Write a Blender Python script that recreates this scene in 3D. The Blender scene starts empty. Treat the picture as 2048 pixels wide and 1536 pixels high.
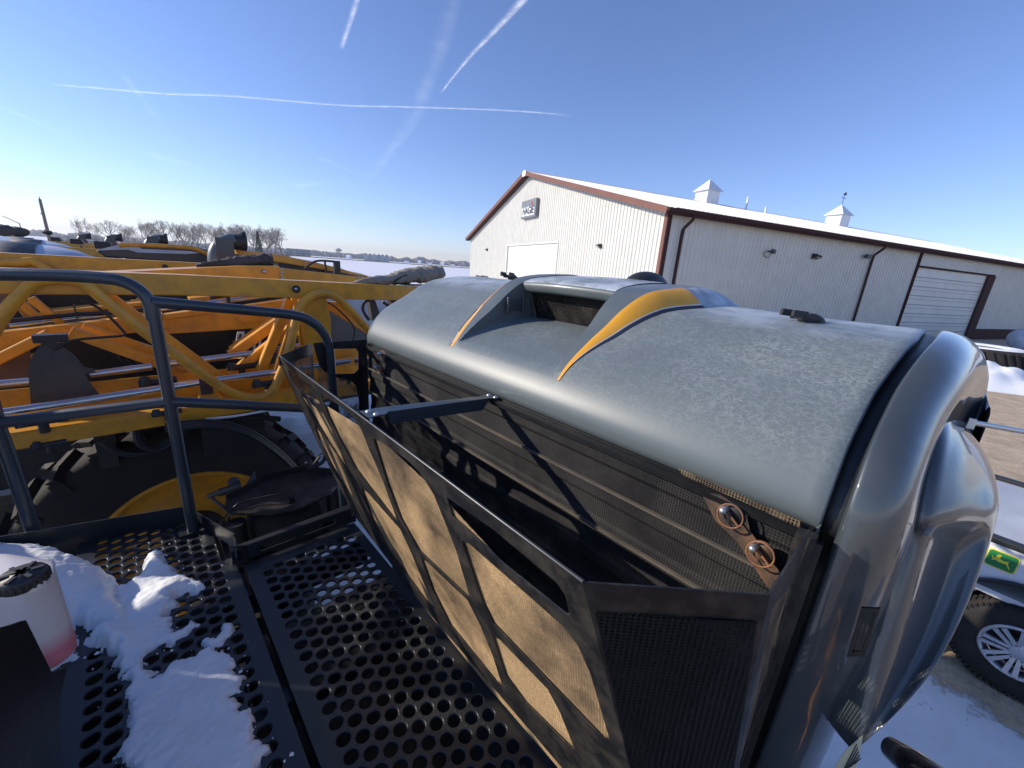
import bpy, bmesh, math, random
from math import sin, cos, tan, pi, radians, atan2, hypot, sqrt
from mathutils import Vector, Matrix, Euler, noise
from mathutils.geometry import tessellate_polygon
R_ = random.Random(7)
sc = bpy.context.scene
COL = sc.collection

# ------------------------------------------------------------ camera
F_, CX, CY = 790.0, 1024.0, 768.0
PITCH, ROLL, AZ, CAMZ = radians(16.2), radians(4.1), radians(44.3), 3.0
cam = bpy.data.cameras.new('camera'); camo = bpy.data.objects.new('camera', cam); COL.objects.link(camo)
cam.sensor_width = 36.0; cam.lens = F_ / 2048 * 36.0; cam.clip_start = 0.02; cam.clip_end = 20000
camo.location = (0, 0, CAMZ)
fw = Vector((0, cos(PITCH), -sin(PITCH))); r0 = Vector((1, 0, 0)); u0 = Vector((0, sin(PITCH), cos(PITCH)))
rx = r0 * cos(ROLL) + u0 * sin(ROLL); ux = -r0 * sin(ROLL) + u0 * cos(ROLL)
camo.matrix_world = Matrix(((rx.x, ux.x, -fw.x, 0), (rx.y, ux.y, -fw.y, 0), (rx.z, ux.z, -fw.z, CAMZ), (0, 0, 0, 1)))
sc.camera = camo

# ------------------------------------------------------------ sky, sun, exposure
SUN_EL, SUN_AZ = radians(24), radians(-89)      # azimuth clockwise from +Y
w = bpy.data.worlds.new('World'); sc.world = w; w.use_nodes = True
wn = w.node_tree.nodes; wl = w.node_tree.links
bg = wn['Background']; sky = wn.new('ShaderNodeTexSky'); sky.sky_type = 'NISHITA'; sky.sun_disc = False
sky.sun_elevation = SUN_EL; sky.sun_rotation = SUN_AZ; sky.altitude = 300; sky.air_density = 1.0; sky.dust_density = 0.0; sky.ozone_density = 4.5
tint = wn.new('ShaderNodeMix'); tint.data_type = 'RGBA'; tint.blend_type = 'MULTIPLY'; tint.inputs[0].default_value = 1.0; tint.inputs[7].default_value = (1.03, 0.93, 1.07, 1)
wl.new(sky.outputs[0], tint.inputs[6]); wl.new(tint.outputs[2], bg.inputs[0]); bg.inputs[1].default_value = 0.142
sl = bpy.data.lights.new('sun', 'SUN'); sl.energy = 4.0; sl.angle = radians(0.5); sl.color = (1, 0.9, 0.76)
so = bpy.data.objects.new('sun', sl); COL.objects.link(so)
sd = Vector((sin(SUN_AZ) * cos(SUN_EL), cos(SUN_AZ) * cos(SUN_EL), sin(SUN_EL)))
so.rotation_euler = sd.to_track_quat('Z', 'Y').to_euler(); so.location = (-20, 0, 20)
vs = sc.view_settings; vs.view_transform = 'Standard'; vs.look = 'None'; vs.exposure = 0.34; vs.gamma = 1; vs.use_curve_mapping = False
sc.cycles.max_bounces = 6; sc.cycles.transparent_max_bounces = 12; sc.cycles.caustics_reflective = False; sc.cycles.caustics_refractive = False

# ------------------------------------------------------------ frames: machine frame is (v, u, z)
CA, SA = cos(AZ), sin(AZ)
def M2W(p): return Vector((p[0] * CA - p[1] * SA, p[0] * SA + p[1] * CA, p[2]))
def W2M(p): return Vector((p[0] * CA + p[1] * SA, -p[0] * SA + p[1] * CA, p[2]))
def ray(px, py):
    x = (px - CX) / F_; y = (py - CY) / F_
    return fw + x * rx - y * ux
def P(px, py, v=None, u=None, z=None, n=None, c=None):
    """point of a known plane of the machine frame (v=, u=, z= or n.m=c)"""
    d = W2M(ray(px, py)); o = Vector((0, 0, CAMZ))
    if v is not None: n, c = Vector((1, 0, 0)), v
    elif u is not None: n, c = Vector((0, 1, 0)), u
    elif z is not None: n, c = Vector((0, 0, 1)), z
    n = Vector(n); t = (c - n.dot(o)) / n.dot(d)
    return o + d * t
def WP(px, py, z=None, dist=None, n=None, c=None):
    d = ray(px, py); o = Vector((0, 0, CAMZ))
    if dist is not None: return o + d * (dist / hypot(d.x, d.y))
    if z is not None: return o + d * ((z - CAMZ) / d.z)
    n = Vector(n); return o + d * ((c - n.dot(o)) / n.dot(d))

# ------------------------------------------------------------ tagging
def tag(o, label=None, cat=None, group=None, kind=None):
    if label: o['label'] = label
    if cat: o['category'] = cat
    if group: o['group'] = group
    if kind: o['kind'] = kind
    return o
def root(name, label, cat, base=(0, 0, 0), machine=True, group=None, rz=None):
    o = bpy.data.objects.new(name, None); COL.objects.link(o)
    o.empty_display_size = 0.2
    if machine:
        o.location = M2W(base); o.rotation_euler = (0, 0, AZ)
    else:
        o.location = base; o.rotation_euler = (0, 0, rz or 0)
    o['_b'] = list(base)
    return tag(o, label, cat, group)

# ------------------------------------------------------------ materials
MATS = {}
def mat(name):
    m = bpy.data.materials.new(name); m.use_nodes = True
    n = m.node_tree.nodes; b = n['Principled BSDF']
    return m, n, m.node_tree.links, b
def ramp(n, l, src, stops):
    r = n.new('ShaderNodeValToRGB'); e = r.color_ramp.elements
    while len(e) < len(stops): e.new(0.5)
    for k, (p, c) in enumerate(stops):
        e[k].position = p; e[k].color = (c, c, c, 1) if isinstance(c, (int, float)) else (*c, 1)
    l.new(src, r.inputs[0]); return r.outputs[0]
def mixc(n, l, f, a, b, bt='MIX'):
    x = n.new('ShaderNodeMix'); x.data_type = 'RGBA'; x.blend_type = bt
    for s, v in ((x.inputs[0], f), (x.inputs[6], a), (x.inputs[7], b)):
        if hasattr(v, 'is_output'): l.new(v, s)
        elif isinstance(v, (int, float)): s.default_value = v
        else: s.default_value = (*v, 1)
    return x.outputs[2]
def math_(n, l, op, a, b=None, c=None):
    x = n.new('ShaderNodeMath'); x.operation = op
    for k, v in enumerate((a, b, c)):
        if v is None: continue
        if hasattr(v, 'is_output'): l.new(v, x.inputs[k])
        else: x.inputs[k].default_value = v
    return x.outputs[0]
def nz(n, l, scale, detail=4, rough=0.55, dist=0, vec=None, stretch=None):
    t = n.new('ShaderNodeTexNoise'); t.inputs['Scale'].default_value = scale
    t.inputs['Detail'].default_value = detail; t.inputs['Roughness'].default_value = rough; t.inputs['Distortion'].default_value = dist
    if vec is None:
        tc = n.new('ShaderNodeTexCoord'); vec = tc.outputs['Object']
    if stretch:
        mp = n.new('ShaderNodeMapping'); mp.inputs['Scale'].default_value = stretch; l.new(vec, mp.inputs[0]); vec = mp.outputs[0]
    l.new(vec, t.inputs['Vector']); return t.outputs[0]
def bump(n, l, b, h, s=0.3, d=0.01):
    x = n.new('ShaderNodeBump'); x.inputs['Strength'].default_value = s; x.inputs['Distance'].default_value = d
    l.new(h, x.inputs['Height']); l.new(x.outputs[0], b.inputs['Normal'])
def paint(name, col, rough=0.4, metal=0.0, dirt=None, amt=0.35, scale=3.0, coat=0.0, bmp=0.05, var=0.15, spec=0.5):
    m, n, l, b = mat(name)
    d2 = dirt or tuple(c * 0.5 for c in col)
    n1 = nz(n, l, scale, 8, 0.65); f = ramp(n, l, n1, [(0.42, 0.0), (0.72, amt)])
    n2 = nz(n, l, scale * 0.35, 3)
    base = mixc(n, l, ramp(n, l, n2, [(0.3, 0), (0.7, 1)]), tuple(c * (1 - var) for c in col), tuple(min(1, c * (1 + var)) for c in col))
    l.new(mixc(n, l, f, base, d2), b.inputs['Base Color'])
    n3 = nz(n, l, scale * 9, 6)
    l.new(math_(n, l, 'MULTIPLY_ADD', n3, 0.25, rough - 0.12), b.inputs['Roughness'])
    b.inputs['Metallic'].default_value = metal; b.inputs['Coat Weight'].default_value = coat; b.inputs['Coat Roughness'].default_value = 0.04 if coat > 0.9 else 0.15
    b.inputs['Specular IOR Level'].default_value = spec
    if bmp: bump(n, l, b, n3, bmp, 0.004)
    return m
def screen(name, col, dust, pitch, dustamt=0.8, dscale=4.0, axes='yz', thr=0.12, seed=0.0, alpha=True):
    """woven or punched metal screen: real holes by alpha, dust caught in the wires"""
    m, n, l, b = mat(name)
    tc = n.new('ShaderNodeTexCoord'); s = n.new('ShaderNodeSeparateXYZ'); l.new(tc.outputs['Object'], s.inputs[0])
    A = {'x': s.outputs[0], 'y': s.outputs[1], 'z': s.outputs[2]}
    k = 2 * pi / pitch
    a = math_(n, l, 'SINE', math_(n, l, 'MULTIPLY', A[axes[0]], k / 2)); c = math_(n, l, 'SINE', math_(n, l, 'MULTIPLY', A[axes[1]], k / 2))
    pr = math_(n, l, 'MULTIPLY', a, c); ab = math_(n, l, 'ABSOLUTE', pr)
    hole = math_(n, l, 'GREATER_THAN', ab, thr)
    d = nz(n, l, dscale, 6, 0.6, 0.3); d = ramp(n, l, d, [(0.36, dustamt * 0.12), (0.60, dustamt)])
    fine = nz(n, l, 160, 3); fine = ramp(n, l, fine, [(0.35, 0.65), (0.65, 1.0)])
    f = math_(n, l, 'MULTIPLY', d, fine)
    cc = mixc(n, l, f, col, dust)
    if alpha:
        plug = nz(n, l, dscale * 2.3, 5, 0.7); plug = ramp(n, l, plug, [(0.48, 0.0), (0.62, 0.75)])
        hh = math_(n, l, 'MULTIPLY', hole, math_(n, l, 'SUBTRACT', 1.0, plug))
        l.new(math_(n, l, 'SUBTRACT', 1.0, hh), b.inputs['Alpha'])
        l.new(cc, b.inputs['Base Color'])
    else:
        l.new(mixc(n, l, math_(n, l, 'MULTIPLY', hole, 0.75), cc, tuple(x * 0.3 for x in col)), b.inputs['Base Color'])
    bump(n, l, b, ab, 0.3, 0.002)
    b.inputs['Roughness'].default_value = 0.75; b.inputs['Specular IOR Level'].default_value = 0.3
    return m
def hood_mat(name, col=(0.122, 0.147, 0.156), frost=0.9, rough=0.42):
    m, n, l, b = mat(name)
    tc = n.new('ShaderNodeTexCoord'); ob = tc.outputs['Object']
    warp = nz(n, l, 9, 3, 0.5); 
    n1 = nz(n, l, 52, 3, 0.55, 0.3, stretch=(1, 0.75, 1)); n2 = nz(n, l, 115, 3, 0.6, 0.3, stretch=(1, 0.7, 1))
    def band(src, w_):
        return ramp(n, l, src, [(0.5 - w_, 0.0), (0.5, 1.0), (0.5 + w_, 0.0)])
    b1 = band(n1, 0.045); b2 = band(n2, 0.06)
    lines = math_(n, l, 'MAXIMUM', b1, math_(n, l, 'MULTIPLY', b2, 0.6))
    sp = n.new('ShaderNodeSeparateXYZ'); l.new(ob, sp.inputs[0])
    # the frost sits where the skin is nearly level and has run off the rolled front edge
    msk = n.new('ShaderNodeMapRange'); msk.inputs[1].default_value = 2.63; msk.inputs[2].default_value = 2.78; l.new(sp.outputs[2], msk.inputs[0])
    patch = ramp(n, l, nz(n, l, 3.2, 3), [(0.3, 0.55), (0.6, 1.0)])
    amt = math_(n, l, 'MULTIPLY', math_(n, l, 'MULTIPLY', msk.outputs[0], patch), frost)
    f = math_(n, l, 'MULTIPLY', math_(n, l, 'MULTIPLY', lines, amt), ramp(n, l, nz(n, l, 6, 3), [(0.32, 0.35), (0.6, 1.0)]))
    film = ramp(n, l, nz(n, l, 5, 5), [(0.3, 0.1), (0.7, 0.32)]); film = math_(n, l, 'MULTIPLY', film, amt)
    snowf = n.new('ShaderNodeMapRange'); snowf.inputs[1].default_value = 2.885; snowf.inputs[2].default_value = 2.93; l.new(sp.outputs[2], snowf.inputs[0])
    snow = math_(n, l, 'MULTIPLY', snowf.outputs[0], ramp(n, l, nz(n, l, 7, 6, 0.65), [(0.35, 0.0), (0.6, 0.8)]))
    c = mixc(n, l, film, col, (0.195, 0.225, 0.232)); c = mixc(n, l, math_(n, l, 'MULTIPLY', f, 0.85), c, (0.29, 0.33, 0.335))
    c = mixc(n, l, math_(n, l, 'MULTIPLY', snow, frost), c, (0.66, 0.72, 0.78))
    l.new(c, b.inputs['Base Color'])
    l.new(math_(n, l, 'MULTIPLY_ADD', f, 0.2, rough), b.inputs['Roughness'])
    bump(n, l, b, math_(n, l, 'ADD', f, nz(n, l, 220, 2)), 0.05, 0.002)
    return m
def simple(name, col, rough=0.5, metal=0.0, **k): return paint(name, col, rough, metal, amt=0.1, var=0.06, **k)

M = dict(
 hood=hood_mat('frosted_grey_panel'),
 hoodp=paint('smooth_grey_panel', (0.10, 0.122, 0.127), 0.4, 0, (0.2, 0.22, 0.22), 0.25, 9, coat=0.2, bmp=0.01),
 cowl=paint('dark_grey_gloss_paint', (0.046, 0.058, 0.067), 0.42, 0, (0.2, 0.2, 0.19), 0.10, 5, coat=1.0, bmp=0.0),
 decal=paint('amber_decal', (0.78, 0.36, 0.03), 0.4, 0, (0.7, 0.45, 0.15), 0.3, 14, bmp=0.02),
 edge_white=simple('decal_white', (0.7, 0.7, 0.68)),
 edge_dark=simple('decal_navy', (0.015, 0.02, 0.045)),
 amber=paint('amber_boom_paint', (0.76, 0.335, 0.022), 0.40, 0, (0.16, 0.09, 0.045), 0.42, 11, coat=0.15, bmp=0.03, var=0.1),
 rail=paint('railing_paint', (0.026, 0.036, 0.048), 0.36, 0.0, (0.1, 0.1, 0.09), 0.15, 8, coat=0.2),
 deck=paint('deck_paint', (0.012, 0.016, 0.020), 0.4, 0.0, (0.04, 0.038, 0.035), 0.3, 8, coat=0.1),
 black=paint('black_steel', (0.007, 0.008, 0.010), 0.42, 0.0, (0.04, 0.033, 0.025), 0.3, 7),
 blackd=paint('dusty_black_steel', (0.012, 0.0125, 0.014), 0.42, 0.0, (0.15, 0.125, 0.095), 0.42, 16),
 plastic=simple('black_plastic', (0.02, 0.021, 0.022), 0.5),
 rubber=paint('tyre_rubber', (0.018, 0.017, 0.017), 0.85, 0, (0.06, 0.048, 0.04), 0.6, 2.4, bmp=0.2),
 rust=paint('rusty_steel', (0.34, 0.15, 0.07), 0.7, 0.2, (0.1, 0.06, 0.045), 0.7, 45),
 rustplate=paint('rusty_plate', (0.045, 0.043, 0.042), 0.6, 0.2, (0.3, 0.16, 0.08), 0.9, 16),
 zinc=simple('zinc', (0.55, 0.55, 0.54), 0.35, 0.8),
 chrome=simple('stainless_tube', (0.55, 0.53, 0.52), 0.22, 0.9),
 hose=simple('hose_rubber', (0.015, 0.015, 0.016), 0.45),
 greyp=paint('grey_plate', (0.045, 0.047, 0.05), 0.55, 0, (0.16, 0.13, 0.1), 0.5, 6),
 tarp=paint('khaki_canvas', (0.30, 0.26, 0.21), 0.85, 0, (0.15, 0.13, 0.11), 0.6, 9, bmp=0.3),
 tarpd=paint('dark_canvas', (0.045, 0.042, 0.04), 0.8, 0, (0.13, 0.11, 0.1), 0.6, 10, bmp=0.3),
 tank=paint('frosted_tank', (0.5, 0.55, 0.62), 0.5, 0, (0.2, 0.22, 0.26), 0.7, 2.0),
 wall=simple('cream_wall_steel', (0.60, 0.59, 0.535), 0.5),
 door=simple('white_door_panel', (0.66, 0.65, 0.60), 0.5),
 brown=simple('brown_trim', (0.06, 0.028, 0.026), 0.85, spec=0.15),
 brownl=simple('pale_brown_trim', (0.20, 0.10, 0.08), 0.75, spec=0.2),  # paler brown for the fascia and the gable side of the corner
 white=simple('white_paint', (0.8, 0.8, 0.8), 0.35),
 mesh_out=screen('dusty_outer_screen', (0.055, 0.043, 0.032), (0.70, 0.47, 0.24), 0.0062, 1.0, 3.4, 'yz', 0.74),
 mesh_side=screen('dark_side_screen', (0.003, 0.0033, 0.0045), (0.018, 0.015, 0.012), 0.0062, 0.35, 3, 'yz', 0.55),
 mesh_end=screen('end_screen', (0.035, 0.03, 0.028), (0.42, 0.31, 0.2), 0.0065, 0.9, 5, 'xz', 0.32),
 mesh_core=screen('corrugated_core_screen', (0.013, 0.013, 0.015), (0.085, 0.082, 0.08), 0.0066, 0.65, 6, 'yz', 0.25, alpha=False),
 red=simple('red', (0.6, 0.02, 0.015), 0.4),
 bark=simple('bark', (0.16, 0.13, 0.11), 0.9),
 twig=simple('twigs', (0.24, 0.19, 0.165), 0.9),
)
def snow_mat(name, tint=(0.86, 0.88, 0.9)):
    m, n, l, b = mat(name)
    b.inputs['Base Color'].default_value = (*tint, 1); b.inputs['Roughness'].default_value = 0.75
    b.inputs['Subsurface Weight'].default_value = 0.25; b.inputs['Subsurface Radius'].default_value = (0.02, 0.03, 0.04); b.inputs['Subsurface Scale'].default_value = 0.3
    a = nz(n, l, 30, 8, 0.75); c = nz(n, l, 320, 2)
    bump(n, l, b, math_(n, l, 'MULTIPLY_ADD', c, 0.35, a), 0.4, 0.012); return m
M['snow'] = snow_mat('snow')

# ------------------------------------------------------------ mesh builder
class MB:
    def __init__(s): s.v = []; s.f = []; s.m = []; s.sm = []
    def add(s, vs_, fs, mi=0, smooth=False):
        o = len(s.v); s.v += [Vector(p) for p in vs_]
        for f in fs: s.f.append([i + o for i in f]); s.m.append(mi); s.sm.append(smooth)
        return s
    def box(s, lo, hi, mi=0):
        x0, y0, z0 = [min(a, b) for a, b in zip(lo, hi)]; x1, y1, z1 = [max(a, b) for a, b in zip(lo, hi)]
        s.add([(x0, y0, z0), (x1, y0, z0), (x1, y1, z0), (x0, y1, z0), (x0, y0, z1), (x1, y0, z1), (x1, y1, z1), (x0, y1, z1)],
              [(0, 3, 2, 1), (4, 5, 6, 7), (0, 1, 5, 4), (1, 2, 6, 5), (2, 3, 7, 6), (3, 0, 4, 7)], mi); return s
    def beam(s, a, b, w_, h, up=(0, 0, 1), mi=0, bev=0.0):
        a, b = Vector(a), Vector(b); d = (b - a).normalized(); side = d.cross(Vector(up)).normalized(); up = side.cross(d)
        if bev > 0:
            pr = [(w_ / 2 - bev, h / 2), (w_ / 2, h / 2 - bev), (w_ / 2, -h / 2 + bev), (w_ / 2 - bev, -h / 2), (-w_ / 2 + bev, -h / 2), (-w_ / 2, -h / 2 + bev), (-w_ / 2, h / 2 - bev), (-w_ / 2 + bev, h / 2)]
        else: pr = [(w_ / 2, h / 2), (w_ / 2, -h / 2), (-w_ / 2, -h / 2), (-w_ / 2, h / 2)]
        k = len(pr); vs_ = [p + side * x + up * y for p in (a, b) for x, y in pr]
        fs = [(i, (i + 1) % k, (i + 1) % k + k, i + k) for i in range(k)] + [tuple(range(k))[::-1], tuple(range(k, 2 * k))]
        return s.add(vs_, fs, mi)
    def tube(s, path, r, seg=12, mi=0, cap=True, closed=False):
        path = [Vector(p) for p in path]; n = len(path); rr = r if isinstance(r, (list, tuple)) else [r] * n
        d0 = (path[1] - path[0]).normalized(); up = Vector((0, 0, 1)) if abs(d0.z) < 0.9 else Vector((1, 0, 0)); side = d0.cross(up).normalized()
        vs_ = []
        for i, p in enumerate(path):
            if closed: d = (path[(i + 1) % n] - path[i - 1]).normalized()
            else: d = (path[min(i + 1, n - 1)] - path[max(i - 1, 0)]).normalized()
            side = (side - d * side.dot(d)).normalized(); u2 = d.cross(side)
            for k in range(seg):
                a = 2 * pi * k / seg; vs_.append(p + (side * cos(a) + u2 * sin(a)) * rr[i])
        fs = [(i * seg + k, i * seg + (k + 1) % seg, (i + 1) * seg + (k + 1) % seg, (i + 1) * seg + k) for i in range(n - 1) for k in range(seg)]
        if closed: fs += [((n - 1) * seg + k, (n - 1) * seg + (k + 1) % seg, (k + 1) % seg, k) for k in range(seg)]
        s.add(vs_, fs, mi, True)
        if cap and not closed:
            s.add(vs_[:seg], [tuple(range(seg))[::-1]], mi); s.add(vs_[-seg:], [tuple(range(seg))], mi)
        return s
    def cyl(s, a, b, r, seg=20, mi=0): return s.tube([a, b], r, seg, mi)
    def lathe(s, c, axis, prof, seg=32, mi=0, smooth=True):
        c = Vector(c); axis = Vector(axis).normalized(); t = Vector((0, 0, 1)) if abs(axis.z) < 0.9 else Vector((1, 0, 0))
        e1 = axis.cross(t).normalized(); e2 = axis.cross(e1)
        vs_ = [c + axis * h + (e1 * cos(2 * pi * k / seg) + e2 * sin(2 * pi * k / seg)) * r for r, h in prof for k in range(seg)]
        fs = [(i * seg + k, (i + 1) * seg + k, (i + 1) * seg + (k + 1) % seg, i * seg + (k + 1) % seg) for i in range(len(prof) - 1) for k in range(seg)]
        return s.add(vs_, fs, mi, smooth)
    def plate(s, outer, holes=(), th=0.004, nrm=None, mi=0):
        """flat plate through 3D points, with holes, extruded by th along its normal"""
        outer = [Vector(p) for p in outer]; holes = [[Vector(p) for p in h] for h in holes]
        if nrm is None:
            nrm = Vector((0, 0, 0)); c = outer[0]
            for i in range(1, len(outer) - 1): nrm += (outer[i] - c).cross(outer[i + 1] - c)
            nrm.normalize()
        else: nrm = Vector(nrm).normalized()
        e1 = nrm.cross(Vector((0.3, 0.2, 1))).normalized(); e2 = nrm.cross(e1); o = outer[0]
        loops = [outer] + holes; flat = [p for L in loops for p in L]
        l2 = [[Vector(((p - o).dot(e1), (p - o).dot(e2), 0)) for p in L] for L in loops]
        tris = tessellate_polygon(l2); k = len(flat)
        vs_ = flat + [p + nrm * th for p in flat]
        fs = [tuple(t) for t in tris] + [tuple(i + k for i in t[::-1]) for t in tris]
        b = 0
        for L in loops:
            m_ = len(L)
            fs += [(b + i, b + (i + 1) % m_, b + (i + 1) % m_ + k, b + i + k) for i in range(m_)]; b += m_
        return s.add(vs_, fs, mi)
    def grid(s, rows, mi=0, smooth=True, flip=False):
        nr, nc = len(rows), len(rows[0]); fs = []
        for i in range(nr - 1):
            for j in range(nc - 1):
                f = (i * nc + j, i * nc + j + 1, (i + 1) * nc + j + 1, (i + 1) * nc + j); fs.append(f[::-1] if flip else f)
        return s.add([p for r in rows for p in r], fs, mi, smooth)
    def build(s, name, mats, parent=None, world=False, fixn=True, merge=False, subsurf=0, solid=0, bevel=0, loc=None):
        me = bpy.data.meshes.new(name)
        base = Vector(parent_base(parent)) if parent is not None else Vector((0, 0, 0))
        if loc is not None and parent is None: base = Vector(loc)
        me.from_pydata([tuple(p - base) for p in s.v], [], s.f)
        mats = mats if isinstance(mats, (list, tuple)) else [mats]
        for m_ in mats: me.materials.append(m_)
        me.polygons.foreach_set('material_index', s.m); me.polygons.foreach_set('use_smooth', s.sm)
        if merge or fixn:
            bm = bmesh.new(); bm.from_mesh(me)
            if merge: bmesh.ops.remove_doubles(bm, verts=bm.verts, dist=merge if merge is not True else 1e-5)
            if fixn: bmesh.ops.recalc_face_normals(bm, faces=bm.faces)
            bm.to_mesh(me); bm.free()
        o = bpy.data.objects.new(name, me); COL.objects.link(o)
        if parent is not None: o.parent = parent
        elif loc is not None: o.location = loc
        if bevel:
            d = o.modifiers.new('bevel', 'BEVEL'); d.width = bevel; d.segments = 2; d.limit_method = 'ANGLE'; d.angle_limit = radians(35)
        if solid: d = o.modifiers.new('solid', 'SOLIDIFY'); d.thickness = solid; d.offset = -1
        if subsurf: d = o.modifiers.new('subsurf', 'SUBSURF'); d.levels = subsurf; d.render_levels = subsurf
        return o
def parent_base(p):
    while p is not None and '_b' not in p: p = p.parent
    return p['_b'] if p is not None else (0, 0, 0)
def part(name, mb, m, parent, label=None, **k):
    o = mb.build(name, m, parent, **k)
    if label: o['label'] = label
    return o
def rnd_path(pts, r=0.08, n=6):
    """polyline with rounded corners"""
    pts = [Vector(p) for p in pts]; out = [pts[0]]
    for i in range(1, len(pts) - 1):
        a, b, c = pts[i - 1], pts[i], pts[i + 1]; rr = min(r, (a - b).length * 0.48, (c - b).length * 0.48)
        s_ = b + (a - b).normalized() * rr; e = b + (c - b).normalized() * rr
        for k in range(n + 1):
            t = k / n; out.append(s_ * (1 - t) ** 2 + b * 2 * t * (1 - t) + e * t * t)
    out.append(pts[-1]); return out
def smooth(pts, n=6):
    """Catmull-Rom through the points"""
    pts = [Vector(p) for p in pts]; out = []
    for i in range(len(pts) - 1):
        p0 = pts[max(i - 1, 0)]; p1 = pts[i]; p2 = pts[i + 1]; p3 = pts[min(i + 2, len(pts) - 1)]
        for k in range(n):
            t = k / n; out.append(0.5 * ((2 * p1) + (p2 - p0) * t + (2 * p0 - 5 * p1 + 4 * p2 - p3) * t * t + (-p0 + 3 * p1 - 3 * p2 + p3) * t ** 3))
    out.append(pts[-1]); return out
def text_mesh(txt, size, extrude, m, name, parent, mtx, bold=0.0, shear=0.0, outline=0.0):
    cu = bpy.data.curves.new('t', 'FONT'); cu.body = txt; cu.size = size; cu.extrude = extrude; cu.offset = bold; cu.shear = shear
    cu.align_x = 'CENTER'; cu.align_y = 'CENTER'
    to = bpy.data.objects.new('t', cu); COL.objects.link(to)
    dg = bpy.context.evaluated_depsgraph_get(); me = bpy.data.meshes.new_from_object(to.evaluated_get(dg))
    bpy.data.objects.remove(to); me.name = name; me.transform(mtx)
    me.materials.clear(); me.materials.append(m)
    o = bpy.data.objects.new(name, me); COL.objects.link(o); o.parent = parent; return o

# ============================================================ ground
def ground_mat():
    m, n, l, b = mat('packed_gravel_and_snow')
    tc = n.new('ShaderNodeTexCoord'); ob = tc.outputs['Object']; s = n.new('ShaderNodeSeparateXYZ'); l.new(ob, s.inputs[0])
    big = nz(n, l, 0.35, 6, 0.6, 0.4); med = nz(n, l, 2.2, 6, 0.65, 0.3); fine = nz(n, l, 28, 6, 0.7); peb = nz(n, l, 95, 3)
    # packed yard gravel: tan, coarser darker stones, tyre-polished patches
    g1 = mixc(n, l, ramp(n, l, fine, [(0.35, 0.0), (0.65, 1.0)]), (0.50, 0.375, 0.24), (0.76, 0.60, 0.41))
    g1 = mixc(n, l, ramp(n, l, med, [(0.4, 0.0), (0.7, 0.5)]), g1, (0.20, 0.155, 0.11))
    g1 = mixc(n, l, ramp(n, l, peb, [(0.6, 0.0), (0.75, 0.5)]), g1, (0.62, 0.55, 0.45))
    sn = mixc(n, l, ramp(n, l, med, [(0.35, 0.0), (0.6, 0.3)]), (0.84, 0.86, 0.88), (0.62, 0.60, 0.58))
    # where the snow lies: field beyond the yard, machine rows, drift beside the truck
    dist = math_(n, l, 'SUBTRACT', math_(n, l, 'MULTIPLY', s.outputs[1], 0.45), s.outputs[0])   # behind-left of this line is the row yard / field
    fld = n.new('ShaderNodeMapRange'); fld.inputs[1].default_value = -2.0; fld.inputs[2].default_value = 1.5; l.new(dist, fld.inputs[0])
    near = n.new('ShaderNodeMapRange'); near.inputs[1].default_value = 4.6; near.inputs[2].default_value = 0.8
    ln = n.new('ShaderNodeVectorMath'); ln.operation = 'DISTANCE'; l.new(ob, ln.inputs[0]); ln.inputs[1].default_value = (2.2, 0.6, 0); l.new(ln.outputs['Value'], near.inputs[0])
    bias = math_(n, l, 'MAXIMUM', fld.outputs[0], math_(n, l, 'MULTIPLY', near.outputs[0], 0.85))
    gv = n.new('ShaderNodeVectorMath'); gv.operation = 'DISTANCE'; l.new(ob, gv.inputs[0]); gv.inputs[1].default_value = (-5.0, 4.2, 0); gm = n.new('ShaderNodeMapRange'); gm.inputs[1].default_value = 1.2; gm.inputs[2].default_value = 3.0; l.new(gv.outputs['Value'], gm.inputs[0]); bias = math_(n, l, 'MULTIPLY', bias, gm.outputs[0])
    k = math_(n, l, 'ADD', math_(n, l, 'MULTIPLY', bias, 0.52), math_(n, l, 'ADD', math_(n, l, 'MULTIPLY', big, 0.5), math_(n, l, 'MULTIPLY', med, 0.42)))
    k = math_(n, l, 'ADD', k, math_(n, l, 'MULTIPLY', fine, 0.14))
    mask = ramp(n, l, k, [(0.765, 0.0), (0.81, 1.0)])
    l.new(mixc(n, l, mask, g1, sn), b.inputs['Base Color'])
    b.inputs['Roughness'].default_value = 0.85; b.inputs['Specular IOR Level'].default_value = 0.25
    h = math_(n, l, 'ADD', math_(n, l, 'MULTIPLY', fine, 0.5), math_(n, l, 'MULTIPLY', mask, 0.8)); h = math_(n, l, 'ADD', h, math_(n, l, 'MULTIPLY', med, 0.6))
    bump(n, l, b, h, 0.7, 0.035); return m
def field_mat():
    m, n, l, b = mat('snow_field'); 
    a = nz(n, l, 0.05, 8, 0.7, 0.2, stretch=(1, 3, 1)); c = nz(n, l, 0.6, 6, 0.7)
    k = math_(n, l, 'ADD', math_(n, l, 'MULTIPLY', a, 0.6), math_(n, l, 'MULTIPLY', c, 0.4))
    l.new(mixc(n, l, ramp(n, l, k, [(0.55, 0.0), (0.66, 0.8)]), (0.84, 0.85, 0.88), (0.5, 0.42, 0.36)), b.inputs['Base Color'])
    b.inputs['Roughness'].default_value = 0.9; bump(n, l, b, c, 0.6, 0.2); return m
mb = MB()
rows = []
for i in range(61):
    yy = -30 + i * 1.6
    rows.append([(-60 + j * 2.0, yy, 0.03 * noise.noise(Vector((j * 0.7, i * 0.6, 0)))) for j in range(76)])
mb.grid(rows); tag(mb.build('ground', ground_mat()), kind='structure')
mb = MB()
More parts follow.
